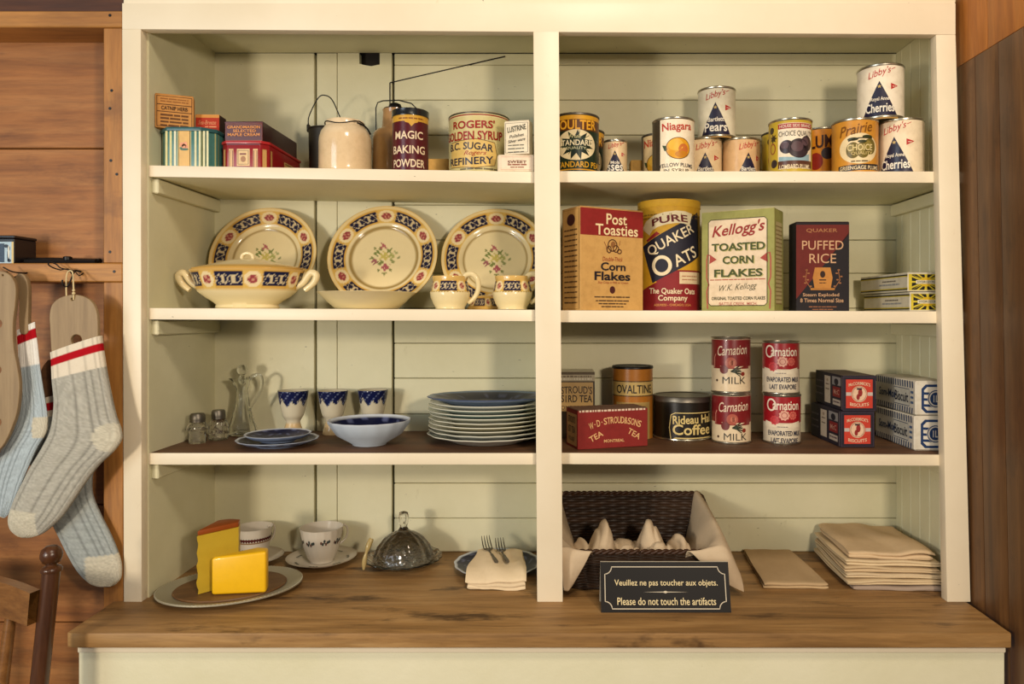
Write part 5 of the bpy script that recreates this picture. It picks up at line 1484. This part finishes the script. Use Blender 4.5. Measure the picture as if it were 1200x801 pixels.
# bottom heap with two standing folds
def heap(u, v):
    x = .036 + .262 * u; y = .068 + .175 * v
    z = .014 + .012 * sin(u * 9) * sin(v * 7)
    for gx, gy, gz, wl, wr, wy, sk in ((.110, .135, .106, .044, .017, .060, .25), (.196, .140, .103, .018, .046, .060, -.2), (.214, .088, .080, .034, .050, .034, .5), (.142, .088, .074, .026, .044, .034, .4), (.060, .16, .06, .02, .03, .06, 0), (.268, .15, .07, .03, .02, .06, 0), (.155, .20, .05, .06, .06, .03, 0)):
        dx = x - gx - sk * (y - gy) + .006 * sin(70 * y + 30 * gx); wx_ = wl if dx < 0 else wr
        a = max(0.0, 1 - abs(dx / wx_) ** 1.9); b = max(0.0, 1 - abs((y - gy) / wy) ** 2.4)
        z = max(z, .012 + gz * a ** .62 * b * (1 + .05 * sin(90 * dx + 50 * y)) - .008 * exp(-((dx - .3 * wx_) / .003) ** 2) * b - .006 * exp(-((dx + .35 * wl) / .003) ** 2) * b)
    return V(x, y, z)
lin_.grid(heap, 90, 60, rgb(*LC))
# left and right walls of cloth, over the rim and down outside the front corners
lin_.grid(patch([[V(.050, .245, .02), V(.026, .268, .09), V(.012, .276, .143), V(.020, .279, .146)],
                 [V(.056, .19, .02), V(.034, .19, .07), V(.013, .18, .118), V(.006, .18, .122)],
                 [V(.056, .11, .03), V(.034, .10, .065), V(.014, .09, .100), V(.006, .09, .104)],
                 [V(.072, .075, .035), V(.050, .060, .068), V(.030, .044, .094), V(.012, .040, .096)],
                 [V(.074, .030, .088), V(.052, .028, .090), V(.030, .026, .092), V(.012, .024, .092)],
                 [V(.058, .026, .062), V(.044, .022, .060), V(.030, .019, .058), V(.014, .026, .056)],
                 [V(.034, .029, .020), V(.030, .026, .016), V(.026, .025, .012), V(.018, .028, .012)]], 20, 60), 24, 70, rgb(*LC))
lin_.grid(patch([[V(.290, .245, .02), V(.312, .268, .09), V(.322, .276, .143), V(.334, .279, .146), V(.345, .276, .132)],
                 [V(.286, .19, .02), V(.306, .19, .07), V(.328, .18, .120), V(.342, .18, .124), V(.354, .175, .095)],
                 [V(.282, .11, .03), V(.304, .10, .062), V(.328, .09, .104), V(.344, .088, .106), V(.362, .085, .066)],
                 [V(.266, .072, .03), V(.290, .058, .066), V(.312, .042, .096), V(.340, .036, .098), V(.366, .046, .048)],
                 [V(.262, .030, .088), V(.286, .027, .091), V(.312, .024, .094), V(.340, .022, .086), V(.368, .030, .040)],
                 [V(.292, .024, .066), V(.306, .020, .062), V(.324, .018, .056), V(.346, .016, .048), V(.370, .022, .026)],
                 [V(.334, .020, .030), V(.342, .019, .026), V(.350, .018, .022), V(.358, .018, .018), V(.371, .020, .012)]], 20, 60), 30, 70, rgb(*LC))
o = lin_.build('basket_cloth', 'cloth', None, 80)
tag(o, 'crumpled cream cloth lining the wicker basket and hanging over its front corners', 'cloth')
sm_ = o.modifiers.new('thickness', 'SOLIDIFY'); sm_.thickness = .0016; sm_.offset = 0
# sign
b0, b1, t0, t1 = Wd(704, 717, 0), Wd(857, 715.5, 0), 0, 0
yb = -.052
xl, xr = (704.5 - PX) * S(yb), (857 - PX) * S(yb)
w_ = xr - xl
hh = .0895
rt = thing('notice_sign', 'black folded table sign asking visitors not to touch, in front of the wicker basket', 'sign', ((xl + xr) / 2, yb, CT + .0004))
lean = R(17)
m = MB()
s = S(-.04)
def sfn(u, v, e):
    d = hh - v * s
    return (u * s, d * sin(lean) - e * cos(lean), d * cos(lean) + e * sin(lean))
def slab(y0):
    b2 = bmesh.new()
    bmesh.ops.create_cube(b2, size=1)
    for v in b2.verts: v.co = Vector((v.co.x * w_, (v.co.y + .5) * .0016, (v.co.z + .5) * hh))
    return b2
m.bm(slab(0), rgb(30, 26, 24), Matrix.Rotation(-lean, 4, 'X'))
A = Art()
W2, H2 = w_ / 2 / s, hh / s
bc = (206, 194, 172)
u0, v0, u1, v1, c_ = -W2 + 5, 5.5, W2 - 5, H2 - 4, 8
def arcp(cu, cv, a0, a1): return [(cu + c_ * cos(a0 + (a1 - a0) * k / 8), cv + c_ * sin(a0 + (a1 - a0) * k / 8)) for k in range(9)]
fr = arcp(u0, v0, pi / 2, 0) + arcp(u1, v0, pi, pi / 2) + arcp(u1, v1, -pi / 2, -pi) + arcp(u0, v1, 0, -pi / 2)
A.stroke(fr, 1.0, bc, 2, True)
A.text('Veuillez ne pas toucher aux objets.', 1, 24, 121, 8.6, (226, 208, 164), bold=.012)
A.text('Please do not touch the artifacts', 1, 43.5, 115, 8.2, (226, 208, 164), bold=.012)
A.poly([(-26, 33.4), (0, 32.9), (26, 33.4), (0, 33.9)], bc, 2); A.poly([(-3.5, 33.4), (0, 31.9), (3.5, 33.4), (0, 34.9)], bc, 2.5)
A.emit(m, sfn)
m.build('front_panel', 'sign_face', rt)
m = MB()
dep = 2 * hh * sin(lean)
b2 = slab(0)
m.bm(b2, rgb(196, 186, 166), Matrix.Translation((0, dep + .001, 0)) @ Matrix.Rotation(lean, 4, 'X'))
m.build('back_panel', 'sign_face', rt)

# ------------------------------------------------------------------ folded linen on the right
folded('napkin', 'single folded cream napkin lying flat to the right of the basket', 'napkin', [(.424, .066), (.554, .066), (.546, .270), (.440, .286)], CT + .0003, .013, 2, (196, 170, 132), seed=9, wob=.001)
cl = [([(.600, .058), (.788, .052), (.792, .262), (.606, .262)], .008, 1, (170, 152, 136), 'lowest greyish cloth at the bottom of the folded linen pile'),
      ([(.590, .060), (.780, .058), (.790, .270), (.598, .270)], .009, 2, (218, 196, 160), 'second cloth from the bottom of the folded linen pile'),
      ([(.590, .066), (.782, .060), (.788, .268), (.600, .272)], .008, 2, (222, 202, 168), 'third cloth from the bottom of the folded linen pile'),
      ([(.592, .074), (.779, .062), (.786, .268), (.602, .270)], .009, 2, (212, 188, 152), 'fourth cloth from the bottom of the folded linen pile'),
      ([(.594, .080), (.781, .066), (.786, .270), (.600, .272)], .010, 2, (222, 200, 164), 'second cloth from the top of the folded linen pile'),
      ([(.602, .088), (.770, .070), (.782, .272), (.612, .274)], .014, 2, (216, 190, 154), 'thick folded cloth on top of the linen pile')]
z = CT + .0003
for i, (c4, t, n, c, lb) in enumerate(cl):
    folded('folded_cloth', lb, 'cloth', c4, z, t, n, c, 'folded linen piled on the worktop', seed=20 + i, wob=.0015 if i < 5 else .0035)
    z += t + .0026

# ------------------------------------------------------------------ left wall: hooks, sock boards, socks, boxes on the rail
def at(px, py, y): return Wd(px, py, y)
def outline_board(name, label, pts, y, t, holes=(), tilt=0.0, mat='stretcher_wood', hook=None):
    """a shaped flat board given by its outline; holes are real openings"""
    P = spline([(p[0], p[1], 0) for p in pts + pts[:1]], 5)[:-1]
    W3 = [at(p[0], p[1], y) for p in P]
    cx_ = sum(p.x for p in W3) / len(W3); cz_ = min(p.z for p in W3)
    cu = bpy.data.curves.new('outline', 'CURVE')
    cu.dimensions = '2D'; cu.fill_mode = 'BOTH'; cu.extrude = t / 2 - .0012; cu.bevel_depth = .0012; cu.bevel_resolution = 1
    loops = [[(p.x - cx_, p.z - cz_) for p in W3]]
    for hx, hy, hr_ in holes:
        c = at(hx, hy, y); r_ = hr_ * S(y)
        loops.append([(c.x - cx_ + r_ * cos(2 * pi * k / 24), c.z - cz_ + r_ * sin(2 * pi * k / 24)) for k in range(24)])
    for lp in loops:
        sp = cu.splines.new('POLY')
        sp.points.add(len(lp) - 1)
        for q, (a, b) in zip(sp.points, lp): q.co = (a, b, 0, 1)
        sp.use_cyclic_u = True
    ob = bpy.data.objects.new('o', cu)
    me = bpy.data.meshes.new_from_object(ob)
    bpy.data.objects.remove(ob)
    rt = thing(name, label, 'sock stretcher', (cx_, y, cz_))
    me.transform(Matrix.Rotation(R(90), 4, 'X'))
    me.materials.clear(); me.materials.append(MATS[mat])
    b = bpy.data.objects.new('board', me); COL.objects.link(b); b.parent = rt
    return rt
def sock(name, label, pairs, y, thick, colf, n=10):
    Ls = spline([(p[0], p[1], 0) for p in pairs], n); Rs = spline([(p[2], p[3], 0) for p in pairs], n)
    N = len(Ls)
    base = at(pairs[-1][0], max(p[3] for p in pairs), y)
    nu = 72
    m = MB()
    vs, cs, fs = [], [], []
    for j in range(N):
        a, b = Ls[j], Rs[j]
        wd = (b - a).length
        f = j / (N - 1)
        th = thick * min(1.0, max(.08, wd / 58)) * (1.0 if f < .93 else max(.15, sqrt(max(0, 1 - ((f - .93) / .07) ** 2))))
        for k in range(nu):
            t = 2 * pi * k / nu
            g = (1 - cos(t)) / 2 if k <= nu / 2 else (1 - cos(t)) / 2
            q = a.lerp(b, g)
            rib = .0007 * sin(g * 26 * pi) * abs(sin(t)) ** .5
            yy = y - (th * (abs(sin(t)) ** .7) + rib) * (1 if sin(t) >= 0 else -1)
            vs.append(at(q.x, q.y, y) + Vector((0, yy - y, 0)))
            cs.append(rgb(*colf(f, g, q.x, q.y, sin(t) >= 0)))
    for j in range(N - 1):
        for k in range(nu):
            k2 = (k + 1) % nu
            fs.append((j * nu + k, (j + 1) * nu + k, (j + 1) * nu + k2, j * nu + k2))
    fs.append(tuple(range(nu))[::-1]) if False else None
    fs = [f for f in fs if f]
    fs.append(tuple((N - 1) * nu + k for k in range(nu)))
    # short inner sleeve so the cuff opening has depth
    n0 = len(vs)
    for k in range(nu):
        v = vs[k]; c = vs[0].lerp(vs[nu // 2], .5)
        vs.append(c.lerp(v, .90) + Vector((0, 0, -.012))); cs.append(cs[k])
    for k in range(nu): fs.append((k, (k + 1) % nu, n0 + (k + 1) % nu, n0 + k))
    m.add(vs, fs, cs)
    o = m.build(name, 'knit', None, 70)
    o.data.transform(Matrix.Translation(-base)); o.location = base
    return tag(o, label, 'sock', 'grey work socks on sock boards')
GREY, OFFW, REDS, CRM = (178, 174, 162), (222, 210, 190), (176, 26, 38), (198, 191, 172)
def heather(c, x, yy):
    k = 1 + .07 * sin(x * 3.1 + 2 * sin(yy * 2.3)) * sin(yy * 2.7 + x * .6)
    return tuple(max(0, min(255, int(v * k))) for v in c)
def ribbed(c, g, nr, amt=.86):
    return tuple(int(v * amt) for v in c) if (g * nr) % 1.0 < .22 else c
def col_main(f, g, x, yy, fr):
    # distance down from the cuff edge measured along the leg
    if f < .17:
        d = f / .17
        if .27 < d < .55: return REDS
        return ribbed(OFFW, g, 17, .9)
    if yy > 595 + .12 * (x - 12) and x < 47 + .0 * yy: return heather(CRM, x, yy)
    if ((x - 133) ** 2 / 20 ** 2 + (yy - 512) ** 2 / 17 ** 2) < 1: return heather(CRM, x, yy)
    return ribbed(heather(GREY, x, yy), g, 9, .84)
MAINP = [(60, 413, 119, 393), (61, 424, 120.5, 405), (61.5, 436, 122.5, 418), (62, 448, 125, 434), (64, 470, 130, 460), (62, 492, 136, 486), (58, 508, 142, 503), (52, 520, 142, 516), (44, 534, 132, 530), (35, 549, 116, 545), (27, 565, 100, 566), (19, 581, 86, 587), (13, 597, 74, 604), (10.5, 609, 63, 615), (13, 620, 50, 625), (20, 627, 38, 629), (26, 629.5, 32, 629.8)]
sock('wool_sock', 'grey ribbed wool sock hanging in front, with a red striped white cuff and cream heel', MAINP, -.046, .014, col_main)
def col_c(f, g, x, yy, fr):
    if f < .13:
        d = f / .13
        return REDS if .35 < d < .75 else ribbed(OFFW, g, 17, .9)
    if x > 103 and yy > 651 - .1 * (x - 103): return heather(CRM, x, yy)
    return ribbed(heather((164, 168, 164), x, yy), g, 9, .84)
BACKP = [(52, 466, 108, 452), (50, 478, 110, 466), (47, 492, 111, 482), (42, 512, 111, 508), (36, 532, 111, 532), (38, 556, 110, 548), (46, 582, 108, 562), (58, 606, 109, 580), (70, 630, 118, 602), (81, 652, 130, 626), (92, 670, 139, 648), (104, 682, 142.5, 662), (114, 686.5, 142, 676), (124, 687, 137, 683), (128, 687, 133, 686)]
sock('wool_sock', 'grey wool sock hanging behind the front one, its cream toe pointing down to the right', BACKP, -.008, .011, col_c)
def col_a(f, g, x, yy, fr):
    if f < .22:
        d = f / .22
        return REDS if .2 < d < .5 else ribbed((228, 224, 216), g, 9, .93)
    if f > .93: return (216, 214, 206)
    if x > 40 and 488 < yy < 512: return heather(CRM, x, yy)
    return ribbed(heather((176, 186, 190), x, yy), g, 7, .84)
SIDEP = [(20, 387, 41, 377), (20.5, 398, 42, 389), (21.5, 410, 44, 402), (22, 430, 46.5, 425), (23, 452, 50, 450), (24, 474, 54, 474), (20, 494, 56, 492), (13, 508, 54, 507), (4, 522, 44, 524), (-3, 540, 34, 546), (-8, 560, 25, 568), (-11, 580, 19, 586), (-9, 595, 12, 600), (-5, 602, 6, 606), (-2, 604, 2, 606)]
sock('wool_sock', 'pale blue-grey wool sock at the left edge, behind the bare sock board', SIDEP, -.036, .009, col_a)
outline_board('sock_stretcher', 'rounded wooden sock board inside the front grey sock, hung on a string', [(88, 345.5), (74, 348.5), (64, 356), (60.5, 368), (61, 385), (62.5, 412), (66, 440), (90, 448), (112, 440), (115, 412), (115.5, 385), (114.5, 368), (110, 356), (101, 348.5)], -.046, .008, [(86, 350.5, 2.4), (91, 398, 7)])
outline_board('sock_stretcher', 'dark wooden sock board tilted behind the front sock', [(58, 422), (51, 432), (49.5, 446), (54, 472), (64, 500), (90, 498), (100, 470), (98, 440), (84, 420)], -.008, .008, [], mat='shelf_wood')
outline_board('sock_stretcher', 'bare pale wooden sock board with round holes at the left edge', [(-14, 318), (4, 318.5), (14, 324), (19.5, 336), (19, 356), (16.5, 378), (17, 405), (21.5, 430), (24, 452), (21.5, 480), (14, 503), (4, 522), (-10, 534), (-24, 534), (-26, 420)], -.060, .009, [(-1, 379, 6), (-2, 433, 6.2), (-2, 494, 6.2), (5, 322.5, 1.8)])
outline_board('sock_stretcher', 'narrow wooden sock board inside the pale blue-grey sock', [(24, 321), (30, 323), (34, 334), (34.5, 352), (34, 374), (34, 388), (30, 391), (26, 388), (25, 374), (25, 352), (22, 334), (20.5, 325)], -.036, .010)
def hook(px, py, label, big):
    p = at(px, py, .003)
    rt = thing('wall_hook', label, 'hook', (p.x, .003, p.z))
    e = 1.0
    def g(u, v, d): return (u * S(0), -d, -v * S(0))
    if big:
        # twisted wire hook: upper loop to the left, stem, hanging hook at right
        MB().tube(spline([g(0, 2, -.004), g(-1, 2, .008), g(-8, .5, .018), (g(-16, -1.5, .02)), g(-20, -5.5, .022), g(-26, -8, .024), g(-27.5, -5, .026), g(-21, -1, .026), g(-14, 1, .024)], 4), .0013, 6).build('upper_wire', 'black_metal', rt)
        MB().tube(spline([g(0, 2, -.004), g(-3, 1, .01), g(-1, 4, .02), g(1, 10, .030), g(0, 18, .036), g(-2, 21, .04), g(-4, 17, .044), g(-4, 13, .044)], 4), .0015, 6).build('lower_wire', 'black_metal', rt)
        MB().tube(spline([g(-14, 1, .024), g(-7, 0, .02), g(-4, 6, .016), g(-2, 3, .012), g(1, 7, .008), g(3, 2, -.004)], 4), .0011, 6).build('twist', 'black_metal', rt)
    else:
        MB().tube(spline([g(5, 0, -.004), g(3, 1, .01), g(-2, 0, .024), g(-7, -3.5, .03), g(-9, -5, .032)], 4), .0014, 6).build('upper_wire', 'black_metal', rt)
        MB().tube(spline([g(5, 0, -.004), g(4, 3, .014), g(2, 7, .03), g(1, 10, .05), g(1, 8, .064), g(1, 3, .066)], 4), .0014, 6).build('lower_wire', 'black_metal', rt)
hook(95, 316, 'black wire hook on the rail holding the front sock board', True)
hook(4, 318, 'black wire hook on the rail above the bare sock board', False)
hook(27, 319, 'black wire hook on the rail above the pale blue-grey sock', False)
# string loop
m = MB().tube(spline([at(86.2, 351, -.051), at(86.4, 342, -.052), at(86, 332, -.048), at(85.6, 322, -.03), at(84, 317.5, -.026), at(80, 318, -.022), at(78, 324, -.024), at(77.6, 336, -.036), at(78, 349, -.0405)], 5), .0014, 7)
for yy, rr in ((340, .0028), (343.5, .0032)): m.lathe([(0, -rr), (rr * .8, -rr * .5), (rr, 0), (rr * .8, rr * .5), (0, rr)], 10, o=tuple(at(86.4, yy, -.053)))
tag(m.build('hanging_string', 'string', None, 70), 'loop of pale string tying the front sock board to its hook', 'string')
# black box and dark tongs on the rail
zr = r1 + .0004
pA, pB = at(-22, 0, .0045), at(16, 0, .0045)
w_ = pB.x - pA.x; d_ = .062; h_ = CZ + (PY - 275.5) * S(.005) - zr
rt = thing('black_box', 'black tin box with a pale edged picture panel on the wall rail', 'box', ((pA.x + pB.x) / 2, .0055 + d_ / 2, zr))
m = MB().box((-w_ / 2, -d_ / 2, 0), (w_ / 2, d_ / 2, h_ - .006), rgb(30, 28, 32), .0015)
A = Art(); s = S(.005); U = w_ / 2 / s
A.rect(-U + 2, 4, U - .5, 31, (214, 190, 130), 1); A.rect(-U + 4, 4, U - 2.8, 29.5, (176, 196, 206), 1.5); A.rect(-U + 4, 6, U - 11, 28, (50, 70, 90), 2)
for u, v, a_, b_ in ((U - 6, 12, 1.6, 3), (U - 6.5, 20, 1.5, 7), (U - 5.5, 26, 2.2, 2), (U - 9, 9, 3, 2)): A.ell(u, v, a_, b_, (34, 44, 60), 2.5, 10)
A.ell(U - 6, 16, 1.0, 8, (226, 222, 206), 3, 10)
A.emit(m, lambda u, v, e: (u * s, -d_ / 2 - e, h_ - .006 - v * s))
m.build('box_body', 'tin_print', rt)
MB().box((-w_ / 2 - .001, -d_ / 2 - .001, h_ - .0058), (w_ / 2 + .001, d_ / 2 + .001, h_), rgb(40, 36, 38), .0015).build('lid', 'tin_print', rt)
p0, p1 = at(30, 0, .045), at(119, 0, .045)
rt = thing('iron_tongs', 'long flat black iron tool lying along the wall rail', 'tool', (p0.x, .04, zr))
Lx = min(p1.x, X0 - .004) - p0.x
rt.location = (p0.x + .006, .045, zr)
MB().tube(spline([(0, 0, .008), (Lx * .3, .004, .0085), (Lx * .6, .0, .007), (Lx * .97, -.006, .006)], 5), [.0055] * 16, 8).build('upper_bar', 'black_metal', rt)
MB().tube(spline([(.004, -.016, .005), (Lx * .3, -.014, .005), (Lx * .6, -.014, .0045), (Lx * .97, -.02, .0045)], 5), [.0042] * 16, 8).build('lower_bar', 'black_metal', rt)
MB().lathe([(0, 0), (.008, 0), (.008, .014), (.005, .0155), (0, .0155)], 14, o=(Lx * .55, -.008, .0002)).build('pivot', 'black_metal', rt)

# ------------------------------------------------------------------ chair in the left foreground
pt = Wd(52.5, 668, -.2)
a0 = R(-14)
# right back post foot-to-top in chair axes; chair faces its own -y
tp = Vector((.19, .20, pt.z + .012))
ori = Vector((pt.x, pt.y, 0)) - Matrix.Rotation(a0, 3, 'Z') @ Vector((tp.x, tp.y, 0))
ch = thing('chair', 'dark turned wooden chair with a paler top rail and ball finials, beside the worktop', 'chair', (ori.x, ori.y, .0006), a0)
zt = pt.z + .0
for sg in (-1, 1):
    pts = [(sg * .172, .135, 0), (sg * .176, .155, .25), (sg * .178, .16, .44), (sg * .184, .185, .75), (sg * .19, .212, zt - .004)]
    P = spline(pts, 6)
    po = MB().tube(P, [.0135 + .004 * sin(pi * min(1, k / 12)) - (.002 if k < 6 else 0) for k in range(len(P))], 12).build('post', 'chair_dark', ch, 50)
    fz = zt
    MB().lathe([(.0155, fz - .006), (.0165, fz - .002), (.015, fz + .001), (.0085, fz + .004), (.0085, fz + .007), (.013, fz + .0095), (.0163, fz + .017), (.0168, fz + .023), (.0145, fz + .031), (.008, fz + .0365), (0, fz + .038)], 28, o=(sg * .19, .212, 0)).build('finial', 'chair_dark', po, 60)
rl = MB()
def rail(u, v):
    x = -.178 + .356 * u
    bow = .022 * (1 - (2 * u - 1) ** 2)
    zz = (zt - .034) - (1 - v) * .052 + v * .008 * (1 - (2 * u - 1) ** 2) + (1 - v) * .004 * (1 - (2 * u - 1) ** 2)
    return Vector((x, .196 + .1 * (zz - zt) + bow, zz))
b2 = bmesh.new()
nu = 20
fr, bc_ = [], []
rl.grid(lambda u, v: rail(u, v) + Vector((0, -.009, 0)), nu, 6); rl.grid(lambda u, v: rail(1 - u, v) + Vector((0, .009, 0)), nu, 6)
for v in (0, 1): rl.grid(lambda u, w, v=v: rail(u, v) + Vector((0, (-.009 + .018 * w) * (1 if v else -1), 0)), nu, 1)
rl.build('top_rail', 'chair_oak', ch, 50)
for k in range(3):
    x = -.096 + k * .096
    MB().tube(spline([(x, .150, .445), (x * 1.02, .172, .62), (x * 1.05, .200 + .016, zt - .083)], 6), [.008 + .003 * sin(pi * q / 12) for q in range(13)], 10).build('spindle', 'chair_oak', ch, 50)
st = MB().prism([(-.215, -.20), (.215, -.20), (.19, .14), (.15, .165), (-.15, .165), (-.19, .14)], .425, .452, bev=.008)
st.build('seat', 'chair_oak', ch, 50)
for sg in (-1, 1):
    MB().tube(spline([(sg * .195, -.185, 0), (sg * .19, -.175, .2), (sg * .182, -.165, .43)], 6), [.011 + .006 * sin(pi * q / 12) for q in range(13)], 12).build('front_leg', 'chair_dark', ch, 50)
    MB().tube([(sg * .19, -.176, .18), (sg * .176, .150, .2)], .009, 10).build('stretcher', 'chair_dark', ch, 50)
MB().tube([(-.19, -.176, .24), (.19, -.176, .24)], .010, 10).build('stretcher', 'chair_dark', ch, 50)

# ------------------------------------------------------------------ groups of like things
GROUPS = {'fruit_tin': 'fruit tins on the top shelf', 'vegetable_tin': 'vegetable tins on the top shelf', 'cereal_box': 'cereal boxes on the second shelf', 'milk_tin': 'milk tins on the third shelf',
          'biscuit_box': 'biscuit boxes on the third shelf', 'starch_box': 'sunburst boxes on the second shelf', 'wall_hook': 'wire hooks on the wall rail', 'sock_stretcher': 'sock boards hanging on the wall',
          'blue_dish': 'stacked blue dishes on the third shelf', 'tan_block': 'tan blocks at the back of the top shelf'}
for ob in list(SC.objects):
    if 'h' in ob: del ob['h']
    k = ob.name.split('.')[0]
    if k in GROUPS and ob.parent is None: ob['group'] = GROUPS[k]
